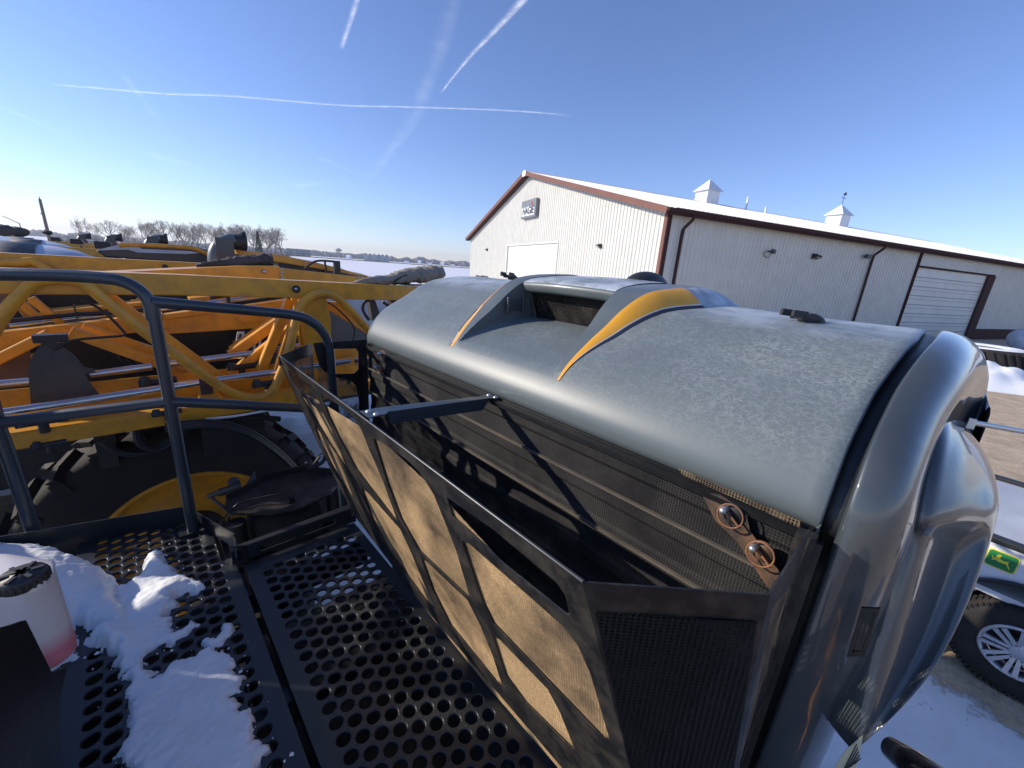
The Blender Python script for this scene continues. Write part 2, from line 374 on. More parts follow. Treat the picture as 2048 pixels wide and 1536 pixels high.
# field: one big sheet with a 2 m overlap just under the yard sheet
mb.add([(-2600, -300, -0.06), (2600, -300, -0.06), (2600, 2600, -0.06), (-2600, 2600, -0.06)], [(0, 1, 2, 3)])
tag(mb.build('field', field_mat()), kind='structure')

# ============================================================ the sprayer we stand on
SP = root('crop_sprayer', 'grey and amber crop sprayer in the foreground, seen from its own walkway', 'sprayer')
prof = [(0.905, 2.555), (0.885, 2.566), (0.878, 2.587), (0.876, 2.608), (0.884, 2.632), (0.896, 2.655), (0.914, 2.684), (0.934, 2.708), (0.963, 2.736), (0.997, 2.761), (1.05, 2.79), (1.101, 2.816), (1.15, 2.848), (1.204, 2.875), (1.24, 2.889), (1.275, 2.900), (1.34, 2.909), (1.417, 2.915), (1.52, 2.920), (1.62, 2.922), (1.72, 2.916), (1.80, 2.90), (1.86, 2.86), (1.90, 2.80), (1.92, 2.72), (1.925, 2.5)]
def dome(v, u):
    return 0.018 * max(0, min(1, (v - 1.15) / 0.3)) * max(-0.3, min(1, (u - 0.5) / 1.2))
def hz(v, u, z): return z + (dome(v, u) if z > 2.7 else 0)
def uedge(v):
    for a, b in (((0.8, 0.05), (0.945, 0.053)), ((0.945, 0.053), (1.09, 0.047)), ((1.09, 0.047), (1.205, 0.0305)), ((1.205, 0.0305), (1.35, 0.015)), ((1.35, 0.015), (2.3, 0.0))):
        if v <= b[0]: return a[1] + (b[1] - a[1]) * max(0, (v - a[0])) / (b[0] - a[0])
    return 0.0
def sstep(x, a, b):
    t = max(0, min(1, (x - a) / (b - a))); return t * t * (3 - 2 * t)
def lerp(a, b, t): return a + (b - a) * t
def interp(x, tab):
    for (x0, y0), (x1, y1) in zip(tab, tab[1:]):
        if x <= x1: return lerp(y0, y1, max(0, (x - x0) / (x1 - x0)))
    return tab[-1][1]
UC = 1.03
def u_out(v): return interp(v, [(0.90, 0.735), (0.95, 0.722), (1.05, 0.69), (1.15, 0.65), (1.275, 0.60), (1.42, 0.55), (1.7, 0.52), (2.3, 0.52)])
def u_top(v): return interp(v, [(0.90, 0.742), (0.95, 0.740), (1.05, 0.727), (1.15, 0.705), (1.275, 0.668), (1.42, 0.64), (1.7, 0.62), (2.3, 0.62)])
def u_in(v): return interp(v, [(0.90, 0.757), (1.25, 0.79), (2.3, 0.80)])
def rise(v): return 0.058 * sstep(v, 0.93, 1.28) * (1 - 0.6 * sstep(v, 1.6, 1.9))
def fine_prof(v0=None):
    out = []
    for (a, b), (c, d) in zip(prof, prof[1:]):
        k = max(1, int(hypot(c - a, d - b) / 0.018))
        for i in range(k): out.append((lerp(a, c, i / k), lerp(b, d, i / k)))
    out.append(prof[-1]); return out
fp = fine_prof()
fp = [fp[0]] + [((fp[i - 1][0] + 2 * fp[i][0] + fp[i + 1][0]) / 4, (fp[i - 1][1] + 2 * fp[i][1] + fp[i + 1][1]) / 4) for i in range(1, len(fp) - 1)] + [fp[-1]]
def side(mirror):
    """one half of the hood: plain skin, decal slope, rail top"""
    plain, slope, strip, top = [], [], [], []
    for v, z in fp:
        s = rise(v) if z > 2.68 or v > 1.5 else 0
        e = uedge(v); uo, ut, ui = u_out(v), u_top(v), u_in(v)
        if mirror: ut = u_in(v) - 0.075 * min(1, max(0.2, (v - 0.9) / 0.2)); uo = ut - 0.02 - 0.03 * min(1, max(0, (v - 0.93) / 0.2))
        def mm(u): return (2.04 - (u - 0.0) if mirror else u)
        if mirror:
            e = 0.02 + 0.0; 
        base = lambda u: hz(v, mm(u), z)
        pr = [(v, mm(lerp(e, uo, j / 26)), base(lerp(e, uo, j / 26))) for j in range(27)]
        # thin pinstripe line just outside the amber band
        w1 = min(0.012, (ut - uo) * 0.25)
        plain.append(pr)
        strip.append([(v, mm(uo), base(uo) + 0.0), (v, mm(uo + w1), base(uo) + s * 0.12)])
        sl = []
        for j in range(7):
            t = j / 6; u = lerp(uo + w1, ut, t); sl.append((v, mm(u), base(u) + s * lerp(0.12, 1, 1 - (1 - t) ** 1.6)))
        slope.append(sl)
        tp = []
        for j in range(5):
            t = j / 4; u = lerp(ut, ui, t); tp.append((v, mm(u), base(u) + s * (1 + 0.05 * sin(pi * t))))
        top.append(tp)
    return plain, strip, slope, top
hood = MB(); trim = MB(); sl_all = []
for mir in (False, True):
    a, st, s, t = side(mir)
    _k = next(i for i, (v, z) in enumerate(fp) if z > 2.70); hood.grid(t[:_k + 1], 0, True, mir); hood.grid(t[_k:], 1, True, mir)
    k0 = next(i for i, (v, z) in enumerate(fp) if z > 2.676)
    kb = next(i for i, (v, z) in enumerate(fp) if v > 1.43)
    hood.grid(a[k0:], 0, True, mir); hood.grid([r_[:-1] + [s[i][-1]] for i, r_ in enumerate(a[:k0 + 1])], 0, True, mir)
    hood.grid(s[kb:], 0, True, mir); hood.grid(st[kb:], 0, True, mir)
    sl_all.append((s[k0:kb + 1], st[k0:kb + 1], mir))
# scoop: front lip below the opening, floor, roof, side walls
kf = next(i for i, (v, z) in enumerate(fp) if v > 0.925 and z > 2.69)
front = [[(v, lerp(u_in(v), 2.04 - u_in(v), j / 20), hz(v, 1, z)) for j in range(21)] for v, z in fp[:kf + 1]]
hood.grid(front, 0, True)
vf, zf = fp[kf]
def floor_z(v): return lerp(zf, 2.805, sstep(v, vf - 0.12, 1.32) * 1.0) if v > vf else zf
fz0 = floor_z(vf + 1e-4)
flr = []
for i in range(16):
    v = lerp(vf, 1.33, i / 15); t = i / 15
    z = zf + (2.800 - zf) * (1 - (1 - t) ** 1.7)
    flr.append((v, z))
hood.grid([[(v, lerp(u_in(v), 2.04 - u_in(v), j / 20), z) for j in range(21)] for v, z in flr], 0, True)
VR = 1.245
for mir in (False, True):
    mm = (lambda u: 2.04 - u) if mir else (lambda u: u)
    wall = []
    for v, z in flr:
        zt = interp(v, [(a, b) for a, b in fp if b > 2.6]) + dome(v, mm(0.8)) + rise(v)
        wall.append([(v, mm(u_in(v)), lerp(z, zt, j / 4)) for j in range(5)])
    hood.grid(wall, 1, True, not mir)
kr = next(i for i, (v, z) in enumerate(fp) if v > VR)
roof = []
for v, z in [(VR, interp(VR, fp[8:]))] + fp[kr:]:
    roof.append([(v - 0.012 * sin(pi * j / 20), lerp(u_in(v), 2.04 - u_in(v), j / 20), hz(v, 1.03, z) + rise(v) + 0.006 * sin(pi * j / 20) ** 0.7) for j in range(21)])
hood.grid(roof, 0, True)
lip = [[(p[0], p[1], p[2]) for p in roof[0]], [(p[0] - 0.004, p[1], p[2] - 0.012) for p in roof[0]], [(p[0] + 0.0, p[1], p[2] - 0.034) for p in roof[0]], [(p[0] + 0.02, p[1], p[2] - 0.042) for p in roof[0]], [(1.34, p[1], p[2] - 0.05) for p in roof[0]]]
hood.grid(lip, 1, True, True)
# end lip of the skin at the near side, turned down
e_in = [[(v, uedge(v), z + dome(v, 0)) for v, z in fp], [(v + 0.004, uedge(v) - 0.004, z + dome(v, 0) - 0.006) for v, z in fp], [(v + 0.01, uedge(v) + 0.002, z - 0.03) for v, z in fp]]
hood.grid(e_in, 0, True)
e_in = [[(v, 2.02, z + dome(v, 2)) for v, z in fp], [(v + 0.006, 2.03, z + dome(v, 2) - 0.012) for v, z in fp], [(v + 0.02, 2.02, z - 0.05) for v, z in fp]]
hood.grid(e_in, 0, True, True)
HOOD = part('hood', hood, [M['hood'], M['hoodp']], SP, 'frosted grey hood with a scooped air intake', merge=0.0004)
for s, st, mir in sl_all:
    d = MB().grid(s, 0, True, mir); st2 = [[Vector(p) + Vector((0, 0, 0.0015)) for p in r] for r in st]
    o = part('decal_stripe', MB().grid([[Vector(p) + Vector((0, 0, 0.001)) for p in r] for r in s], 0, True, mir), M['decal'], HOOD, 'amber decal swoosh with dark pinstripe edge')
    q = MB()
    for r0_, r1_ in zip(st2, st2[1:]):
        pass
    part('pinstripe', MB().grid(st2[3:], 0, True, mir), M['edge_dark'], HOOD)
    # pale outline along the decal edges
    wl_ = []
    for r in s[3:]:
        a, b = Vector(r[0]), Vector(r[1]); wdt = min(0.0035, (b - a).length * 0.4)
        wl_.append([a + Vector((0, 0, 0.002)), a + (b - a).normalized() * wdt + Vector((0, 0, 0.0024))])
    part('decal_outline', MB().grid(wl_, 0, True, mir), M['edge_white'], HOOD)
# intake grille at the back of the scoop
g = MB(); g.plate([(1.318, 0.80, 2.795), (1.318, 1.20, 2.795), (1.30, 1.24, 2.915), (1.30, 0.80, 2.925)], th=0.006)
part('intake_grille', g, screen('intake_screen', (0.008, 0.008, 0.009), (0.07, 0.055, 0.04), 0.0072, 0.5, 9, 'yz', 0.3), HOOD)
g = MB(); g.box((1.335, 0.79, 2.78), (1.36, 1.26, 2.93)); part('intake_backing', g, M['black'], HOOD)
g = MB(); fr = [(1.31, 1.215, 2.79), (1.297, 1.255, 2.92)]
g.beam((1.314, 0.80, 2.797), (1.314, 1.215, 2.797), 0.012, 0.008); g.beam(fr[0], fr[1], 0.012, 0.012); part('grille_frame', g, M['blackd'], HOOD)
g = MB(); g.box((1.16, 1.238, 2.83), (1.24, 1.247, 2.875)); g.box((1.15, 1.236, 2.82), (1.16, 1.247, 2.885)); g.box((1.24, 1.236, 2.82), (1.25, 1.247, 2.885)); part('catch_plate', g, M['cowl'], HOOD, bevel=0.003)

def latch(c, s, yaw):
    """black moulded lift handle and latch on the hood"""
    x = MB(); c = Vector(c); e1 = Vector((cos(yaw), sin(yaw), 0)); e2 = Vector((-sin(yaw), cos(yaw), 0))
    def q(a, b, h): return c + e1 * a * s + e2 * b * s + Vector((0, 0, h * s))
    rows = []
    for i in range(9):
        t = i / 8; wv = 0.32 * sin(pi * min(1, 0.12 + t * 0.88)) ** 0.5; hh = 0.02 + 0.36 * sin(pi * (0.1 + 0.8 * t)) ** 0.8
        rows.append([q(-0.75 + 1.1 * t, -wv + 2 * wv * j / 6, hh * (1 - abs(j / 3 - 1) ** 2.6)) for j in range(7)])
    x.grid(rows); lo = part('hood_handle', x, M['plastic'], HOOD, solid=0.01 * s / 0.06, subsurf=1)
    y = MB(); y.beam(q(0.25, -0.3, 0.3), q(0.85, -0.3, 0.34), 0.14 * s, 0.26 * s); y.beam(q(0.25, 0.3, 0.3), q(0.85, 0.3, 0.34), 0.14 * s, 0.26 * s); y.beam(q(0.3, -0.4, 0.2), q(0.3, 0.4, 0.2), 0.14 * s, 0.2 * s)
    y.cyl(q(-0.3, -0.34, 0.12), q(-0.3, 0.34, 0.12), 0.08 * s, 10)
    part('latch_block', y, M['plastic'], lo, bevel=0.004)
q1_, q2_, q3_ = P(1612, 638, v=1.42), P(975, 562, v=1.72), P(1022, 556, v=1.85)
latch((q1_.x, q1_.y, q1_.z - 0.01), 0.075, radians(140)); latch((q2_.x, q2_.y, q2_.z - 0.01), 0.09, radians(100)); latch((q3_.x, q3_.y, q3_.z - 0.01), 0.10, radians(200))
g = MB(); rows = []
for i in range(9):
    t = i / 8; a = t * pi; r = 0.085 * sin(0.25 + a * 0.86)
    rows.append([(1.78 - 0.16 * cos(a) * 0.9, 0.965 + r * cos(b * pi / 8), 2.955 + r * 0.95 * sin(b * pi / 8)) for b in range(9)])
g.grid(rows); part('mirror_cap', g, M['plastic'], SP, subsurf=1)
# panel standing beyond the hood crest (a second amber and glass fairing)
g = MB(); g.plate([P(1355, 578, v=1.75), P(1400, 590, v=1.75), P(1470, 625, v=1.75), P(1410, 622, v=1.75)], th=0.02); part('rear_fairing', g, M['hood'], HOOD)

# black gap and rubber seal between hood and side cowl
g = MB(); rows = []
for (v, z) in [q_ for q_ in fp if q_[0] < 1.66]:
    e = uedge(v); rows.append([(v + 0.016, e + 0.02, z - 0.016), (v + 0.020, e - 0.03, z - 0.022), (v + 0.02, e - 0.07, z - 0.03)])
lower = [(0.915, z) for z in (1.3, 1.6, 1.9, 2.2, 2.45)]
rows = [[(v + 0.012, 0.08, z), (v + 0.014, 0.03, z), (v + 0.014, -0.02, z)] for v, z in lower] + rows
g.grid(rows); part('seal_strip', g, M['black'], SP, solid=0.01)

# side cowl: rolled corner panel at the end of the hood
cow = MB(); rows = []
cprof = [(0.895, 1.45), (0.892, 1.7), (0.889, 1.9), (0.887, 2.1), (0.885, 2.3), (0.884, 2.45), (0.884, 2.55), (0.885, 2.60), (0.893, 2.64), (0.91, 2.68), (0.935, 2.715), (0.965, 2.745), (1.0, 2.772), (1.05, 2.80), (1.10, 2.83), (1.15, 2.86), (1.2, 2.885), (1.26, 2.90), (1.33, 2.912), (1.42, 2.92), (1.55, 2.925), (1.66, 2.92), (1.76, 2.90), (1.84, 2.85), (1.89, 2.76), (1.91, 2.5), (1.91, 1.5)]
for i, (v, z) in enumerate(cprof):
    a = Vector(cprof[max(0, i - 1)]); b = Vector(cprof[min(len(cprof) - 1, i + 1)]); t = (b - a).normalized(); nrm = Vector((t.y, -t.x))  # inward
    w_ = interp(z, [(1.4, 0.10), (2.2, 0.105), (2.55, 0.10), (2.75, 0.088), (2.93, 0.082)]) if v < 1.3 else 0.085 + 0.05 * sstep(v, 1.3, 1.8)
    u_s = uedge(v) - 0.028 + (0.0 if v > 1.0 else 0.0)
    r = []
    for j in range(15):
        th = j / 14; 
        if th < 0.18: du = th * 0.5 * w_; dn = 0.0
        else:
            q = (th - 0.18) / 0.82 * pi / 2; du = 0.09 * w_ + 0.91 * w_ * sin(q); dn = (w_ * 1.15) * (1 - cos(q))
        lead = 0.010 * (1 - min(1, th / 0.12)) ** 2
        r.append((v + nrm.x * (dn + lead), u_s - du, z + nrm.y * (dn + lead)))
    r.append((r[-1][0] + nrm.x * 0.25, r[-1][1] + 0.0, r[-1][2] + nrm.y * 0.25 if v < 1.7 else r[-1][2])); rows.append(r)
cow.grid(rows, 0, True, True)
COWL = part('side_cowl', cow, M['cowl'], SP, 'glossy grey rolled corner panel', subsurf=1)
# lower bulging fender of the side cowl
bl = [[(1893, 845, 1.20), (1915, 838, 1.36), (1938, 846, 1.5)],
      [(1890, 872, 1.10), (1920, 864, 1.22), (1952, 872, 1.38)],
      [(1868, 940, 1.03), (1925, 915, 1.12), (1990, 915, 1.34)],
      [(1852, 1010, 1.0), (1925, 985, 1.08), (2012, 965, 1.28)],
      [(1842, 1056, 0.985), (1920, 1046, 1.04), (2022, 1018, 1.18)],
      [(1840, 1072, 1.0), (1915, 1062, 1.13), (2014, 1056, 1.18)],
      [(1832, 1100, 0.99), (1900, 1110, 1.14), (2002, 1100, 1.13)],
      [(1800, 1210, 0.96), (1865, 1225, 1.09), (1962, 1212, 1.09)],
      [(1762, 1350, 0.93), (1805, 1360, 1.0), (1893, 1354, 1.0)],
      [(1722, 1455, 0.905), (1750, 1462, 0.915), (1790, 1440, 0.93)],
      [(1702, 1500, 0.90), (1712, 1500, 0.90), (1722, 1490, 0.905)]]
fen = MB(); rows = []
for i, r in enumerate(bl):
    pts = [P(x, y, v=v) for x, y, v in r]
    m01 = (pts[0] + pts[1]) / 2; m12 = (pts[1] + pts[2]) / 2
    inn = Vector((pts[0].x + 0.05, -0.03, pts[0].z)); last = Vector((min(1.8, pts[2].x + 0.3), min(-0.05, pts[2].y + 0.03), pts[2].z - 0.02)); back = Vector((1.86, -0.06, pts[2].z - 0.1))
    rows.append([inn, pts[0], m01, pts[1], m12, pts[2], last, back])
fen.grid(rows, 0, True, True)
part('fender_bulge', fen, M['cowl'], COWL, 'bulging lower fender with a scalloped recess', subsurf=2)
# recessed pull handle, sticker, front fairing bits
def on_cowl(px, py, off=-0.004): return P(px, py, v=0.885 + off)
g = MB(); g.plate([on_cowl(1722, 1216), on_cowl(1760, 1218), on_cowl(1728, 1312), on_cowl(1693, 1314)], [[on_cowl(1728, 1223), on_cowl(1752, 1224), on_cowl(1724, 1303), on_cowl(1703, 1304)]], th=0.006)
hd = part('pull_handle', g, M['black'], COWL); g = MB(); g.plate([on_cowl(1727, 1222, 0.0), on_cowl(1753, 1223, 0.0), on_cowl(1725, 1304, 0.0), on_cowl(1702, 1305, 0.0)], th=0.003); part('handle_recess', g, M['plastic'], hd)
g = MB(); g.plate([on_cowl(1668, 1536, -.004), on_cowl(1690, 1502, -.004), on_cowl(1726, 1470, -.004), on_cowl(1718, 1520, -.004), on_cowl(1700, 1560, -.004)], th=0.002)
st = part('warning_sticker', g, simple('sticker_yellow', (0.62, 0.6, 0.42)), COWL)
g = MB()
for k in range(5): g.plate([on_cowl(1682 + k * 6, 1548 - k * 5, -.0055), on_cowl(1713 + k * 2, 1496 + k * 7 - 8, -.0055), on_cowl(1714 + k * 2, 1498 + k * 7 - 8, -.0055), on_cowl(1684 + k * 6, 1550 - k * 5, -.0055)], th=0.001)
part('sticker_lines', g, M['edge_dark'], st)

# engine bay / body under the hood so nothing is hollow from the side
g = MB(); g.box((0.96, 0.10, 1.0), (1.85, 1.95, 2.55)); part('engine_bay', g, M['black'], SP)
g = MB(); g.box((-0.9, 0.1, 0.75), (2.6, 0.35, 1.0)); g.box((-0.9, 1.7, 0.75), (2.6, 1.95, 1.0)); part('chassis_rail', g, M['deck'], SP)

# ---- radiator screen
g = MB(); rows = []
zs = []; z = 2.553
heights = [0.035, 0.012, 0.06, 0.008, 0.03, 0.012, 0.05, 0.010, 0.035, 0.01, 0.05, 0.012, 0.03, 0.01, 0.05, 0.01, 0.035, 0.012, 0.05, 0.01, 0.06, 0.01, 0.06, 0.01, 0.06]
vv = 0.862; pts = [(vv, z)]
for k, h in enumerate(heights):
    z -= h; pts.append((vv + (0.006 if (k // 1) % 4 in (1, 2) else 0.0) + 0.0015 * (k % 2) + (2.545 - z) * 0.03, z))
g.grid([[(a, lerp(0.07, 1.99, j / 24), b) for j in range(25)] for a, b in pts], 0, False)
SCR = part('radiator_screen', g, M['mesh_core'], SP, 'corrugated dusty radiator screen')
g = MB()
for z_, hh in ((2.445, 0.003), (2.315, 0.0035)):
    g.box((0.852 + (2.545 - z_) * 0.03, 0.07, z_), (0.862 + (2.545 - z_) * 0.03, 1.99, z_ + hh * 1.6))
part('fold_bead', g, paint('dust_bead', (0.13, 0.11, 0.085), 0.7, 0, (0.06, 0.055, 0.05), 0.8, 12), SCR)
g = MB(); g.box((0.846, 0.055, 2.553), (0.868, 2.01, 2.566)); g.box((0.872, 0.055, 2.560), (0.880, 2.02, 2.572))
part('screen_top_rail', g, M['black'], SP)
g = MB(); g.plate([P(1355, 935, v=.858), P(1600, 1042, v=.858), P(1600, 1056, v=.858), P(1365, 950, v=.858)], th=0.003); part('bracket_strip', g, screen('tan_strip', (0.05, 0.04, 0.03), (0.45, 0.33, 0.2), 0.006, 1.0, 6, 'yz', 0.3), SCR)
# strap with two lynch pins
g = MB(); g.plate([P(1402, 985, v=.846), P(1440, 990, v=.846), P(1492, 1025, v=.846), P(1500, 1062, v=.846), P(1560, 1145, v=.846), P(1585, 1182, v=.846), P(1552, 1200, v=.846), P(1475, 1085, v=.846), P(1430, 1040, v=.846)], th=0.003)
STP = part('pin_strap', g, M['rustplate'], SP)
def lynch(px, py, v=0.835, s=1.0, mtl='rust'):
    c = P(px, py, v=v); o = MB()
    ring = [c + Vector((-0.006 + 0.004 * sin(a), 0.024 * s * cos(a), 0.024 * s * sin(a))) for a in [2 * pi * k / 20 for k in range(20)]]
    o.tube(ring, 0.0017, 8, closed=True); o.tube([c + Vector((-0.004, 0.012 * s, 0.010 * s)), c + Vector((-0.008, -0.02 * s, -0.014 * s))], [0.003, 0.0022], 8); o.cyl(c + Vector((-0.003, -0.02 * s, -0.016 * s)), c + Vector((-0.008, -0.024 * s, -0.008 * s)), 0.003, 8)
    pin = part('lynch_pin', o, M[mtl], SP)
    h = MB(); h.lathe(c + Vector((0.006, 0.013 * s, 0.008 * s)), (-1, 0, 0), [(0.0, 0.026), (0.006, 0.025), (0.0075, 0.02), (0.0075, 0)], 16)
    part('pin_head', h, M['zinc'], pin); h = MB(); h.lathe(c + Vector((0.009, 0, 0)), (-1, 0, 0), [(0.0, 0.004), (0.02 * s, 0.004), (0.022 * s, 0.0)], 20); part('pin_washer', h, M['rustplate'], pin); return pin
lynch(1462, 1030); lynch(1522, 1106); lynch(765, 712, 0.84, 1.1); lynch(758, 738, 0.84, 1.0)

# ---- outer screen basket
K = 0.25; PN = Vector((1, 0, K)); PC = 0.405 + K * 2.59
def PP(px, py, off=0.0): return P(px, py, n=PN, c=PC + off)
slot1 = [(893, 994), (990, 1062), (1113, 1165), (1131, 1192), (1139, 1229), (1130, 1228), (1020, 1140), (915, 1043), (904, 1032)]
slot2 = [(575, 738), (594, 750), (622, 772), (640, 808), (632, 806), (598, 780), (585, 765)]
winA = [(923, 1082), (933, 1083), (1126, 1252), (1155, 1290), (1180, 1346), (1219, 1478), (1205, 1477), (985, 1246), (965, 1205)]
winB = [(746, 877), (754, 878), (812, 918), (840, 945), (868, 990), (884, 1030), (912, 1100), (940, 1196), (930, 1190), (838, 1102), (800, 1035), (772, 960)]
winC = [(642, 790), (650, 792), (700, 826), (722, 858), (738, 898), (768, 968), (795, 1043), (783, 1032), (712, 938), (680, 880), (655, 828)]
winD = [(600, 791), (606, 794), (645, 826), (662, 858), (686, 915), (708, 958), (700, 950), (655, 880), (625, 830)]
winE = [(842, 1117), (852, 1122), (935, 1200), (960, 1250), (985, 1310), (1004, 1370), (990, 1362), (900, 1250), (865, 1180)]
winF = [(984, 1270), (1000, 1280), (1095, 1378), (1120, 1425), (1150, 1500), (1135, 1490), (1050, 1405), (1010, 1350)]
winG = [(722, 975), (735, 985), (800, 1058), (820, 1100), (848, 1168), (872, 1222), (850, 1200), (780, 1105), (745, 1040)]
winH = [(628, 850), (634, 856), (672, 908), (690, 950), (706, 995), (700, 990), (668, 940), (640, 885)]
rim = [(558, 712), (760, 862), (960, 1012), (1165, 1165)]
pan = MB()
outer = [PP(*q) for q in rim] + [PP(1266, 1560), PP(1145, 1560), PP(973, 1360), PP(848, 1215), PP(703, 1024), PP(645, 905)]
pan.plate(outer, [[PP(*q) for q in w_] for w_ in (slot1, slot2, winA, winB, winC, winD, winE, winF, winG, winH)], th=0.003)
BSK = part('screen_basket', pan, M['blackd'], SP, 'black laser-cut screen guard with slanted frame')
msh = MB(); zz = 0.006
for hole_set in (1,):
    msh.plate([PP(x, y, zz) for x, y in ((592, 778), (643, 806), (760, 878), (890, 1000), (1000, 1120), (1150, 1240), (1245, 1540), (1120, 1540), (973, 1370), (848, 1215), (703, 1020), (650, 900))], th=0.0012)
part('dusty_screen', msh, M['mesh_out'], BSK)
msh = MB(); msh.plate([PP(x, y, zz) for x, y in ((566, 728), (600, 745), (645, 800), (640, 812), (590, 775))], th=0.0012)
# rim: rolled top edge
g = MB(); g.tube([PP(*q) + Vector((0.002, 0, 0.0)) for q in rim], 0.0032, 8); part('rim_bead', g, M['zinc'] if False else simple('worn_edge', (0.07, 0.07, 0.075), 0.35, 0.5), BSK)
# near chamfer panel and end panel
E1t = PP(1165, 1165); E1b = PP(1266, 1560); E2t = P(1540, 1190, z=2.59); E2b = P(1472, 1560, v=0.70); E3t = P(1620, 1060, z=2.59); E3b = Vector((0.85, 0.045, 1.95))
c1, c2, c3, c4 = E1t, E2t, E2b, E1b
def bil(a, b, c, d, s, t): return (a.lerp(b, s)).lerp(d.lerp(c, s), t)
g = MB(); nrm = (c2 - c1).cross(c4 - c1).normalized()
def cq(s, t, off=0.0): return bil(c1, c2, c3, c4, s, t) + nrm * off
outq = [cq(0, 0), cq(1, 0), cq(1, 1), cq(0, 1)]; inq = [cq(.045, .14), cq(.93, .13), cq(.93, .97), cq(.02, .97)]
for i in range(4):
    j = (i + 1) % 4; g.plate([outq[i], outq[j], inq[j], inq[i]], th=0.003, nrm=nrm)
part('end_panel', g, M['blackd'], BSK)
g = MB(); g.plate([cq(.03, .12, -.003), cq(.95, .11, -.003), cq(.95, .99, -.003), cq(.01, .99, -.003)], th=0.001, nrm=nrm); part('side_screen', g, M['mesh_side'], BSK)
c1, c2, c3, c4 = E2t, E3t, E3b, E2b; nrm = (c2 - c1).cross(c4 - c1).normalized(); g = MB()
outq = [cq(0, 0), cq(1, 0), cq(1, 1), cq(0, 1)]; inq = [cq(.16, .10), cq(.86, .16), cq(.86, .97), cq(.16, .97)]
for i in range(4):
    j = (i + 1) % 4; g.plate([outq[i], outq[j], inq[j], inq[i]], th=0.003, nrm=nrm)
part('end_panel', g, M['blackd'], BSK)
g = MB(); g.plate([cq(.14, .09, .003), cq(.9, .14, .003), cq(.9, .99, .003), cq(.1, .99, .003)], th=0.001, nrm=nrm); part('side_screen', g, M['mesh_end'], BSK)
for lo_, hi_ in (((0.83, 0.045, 1.8), (0.86, 0.075, 2.57)), ((0.83, 1.99, 1.8), (0.86, 2.02, 2.57)), ((0.862, 0.035, 1.8), (0.875, 0.06, 2.55))): part('screen_post', MB().box(lo_, hi_), M['blackd'], BSK)
# far panels
f1 = P(558, 712, n=PN, c=PC); f2 = P(624, 686, z=2.59); f3 = P(733, 679, u=2.0)
def FU(px, py): return P(px, py, u=2.0)
fo = [FU(627, 686), FU(733, 679), FU(745, 1000), FU(722, 1000), FU(718, 800), FU(712, 772), FU(700, 760), FU(660, 752), FU(640, 735), FU(630, 700)]
g = MB(); g.plate(fo, [[FU(660, 698), FU(712, 697), FU(717, 704), FU(717, 738), FU(708, 747), FU(668, 748), FU(653, 737), FU(652, 706)]], th=0.003); part('far_panel', g, M['black'], BSK)
g = MB(); g.plate([FU(636, 735), FU(718, 775), FU(722, 980), FU(690, 985), FU(640, 860)], th=0.001)
part('far_screen', g, M['mesh_end'], BSK)
f4 = Vector((f2.x, f2.y, 2.15)); f5 = PP(640, 895)
g = MB(); dn = Vector((0, 0, -0.06)); g.plate([f1, f2, f2 + dn, f1 + dn * 0.7], th=0.003); g.plate([f2 + Vector((-0.012, -0.012, 0)), f2, f4, f4 + Vector((-0.012, -0.012, 0))], th=0.003); part('far_panel', g, M['black'], BSK)
g = MB(); g.plate([f1 + dn * .5, f2 + dn * .9, f4, f5], th=0.001); part('far_screen', g, M['mesh_end'], BSK)
# cross brace with carriage bolts
b0, b1 = Vector((0.41, 0.978, 2.597)), Vector((0.868, 0.975, 2.572)); g = MB()
e = Vector((0, 1, 0)); w0 = 0.03
g.plate([b0 + e * 0.028, b0 - e * 0.03, b0 + Vector((0.05, -0.028, 0)), b0 + Vector((0.06, -0.016, 0)), b1 + Vector((-0.03, -0.014, 0)), b1 - e * 0.03, b1 + e * 0.03, b1 + Vector((-0.04, 0.018, 0)), b0 + Vector((0.09, 0.02, 0)), b0 + Vector((0.04, 0.028, 0))], th=0.003, nrm=(0, 0, 1))
g.plate([b0 + Vector((0.06, -0.016, 0)), b1 + Vector((-0.03, -0.014, 0)), b1 + Vector((-0.06, -0.014, -0.035)), b0 + Vector((0.07, -0.016, -0.035))], th=0.003)
BR = part('cross_brace', g, M['rail'], SP); g = MB()
for c in (b0 + Vector((0.018, 0.012, 0.003)), b0 + Vector((0.026, -0.018, 0.003)), b1 + Vector((-0.012, 0.012, 0.003)), b1 + Vector((-0.008, -0.018, 0.003))):
    b_ = MB(); b_.lathe(c, (0, 0, 1), [(0.0085, 0), (0.0075, 0.0025), (0.004, 0.0048), (0.0, 0.0055)], 16); part('carriage_bolt', b_, M['zinc'], BR)

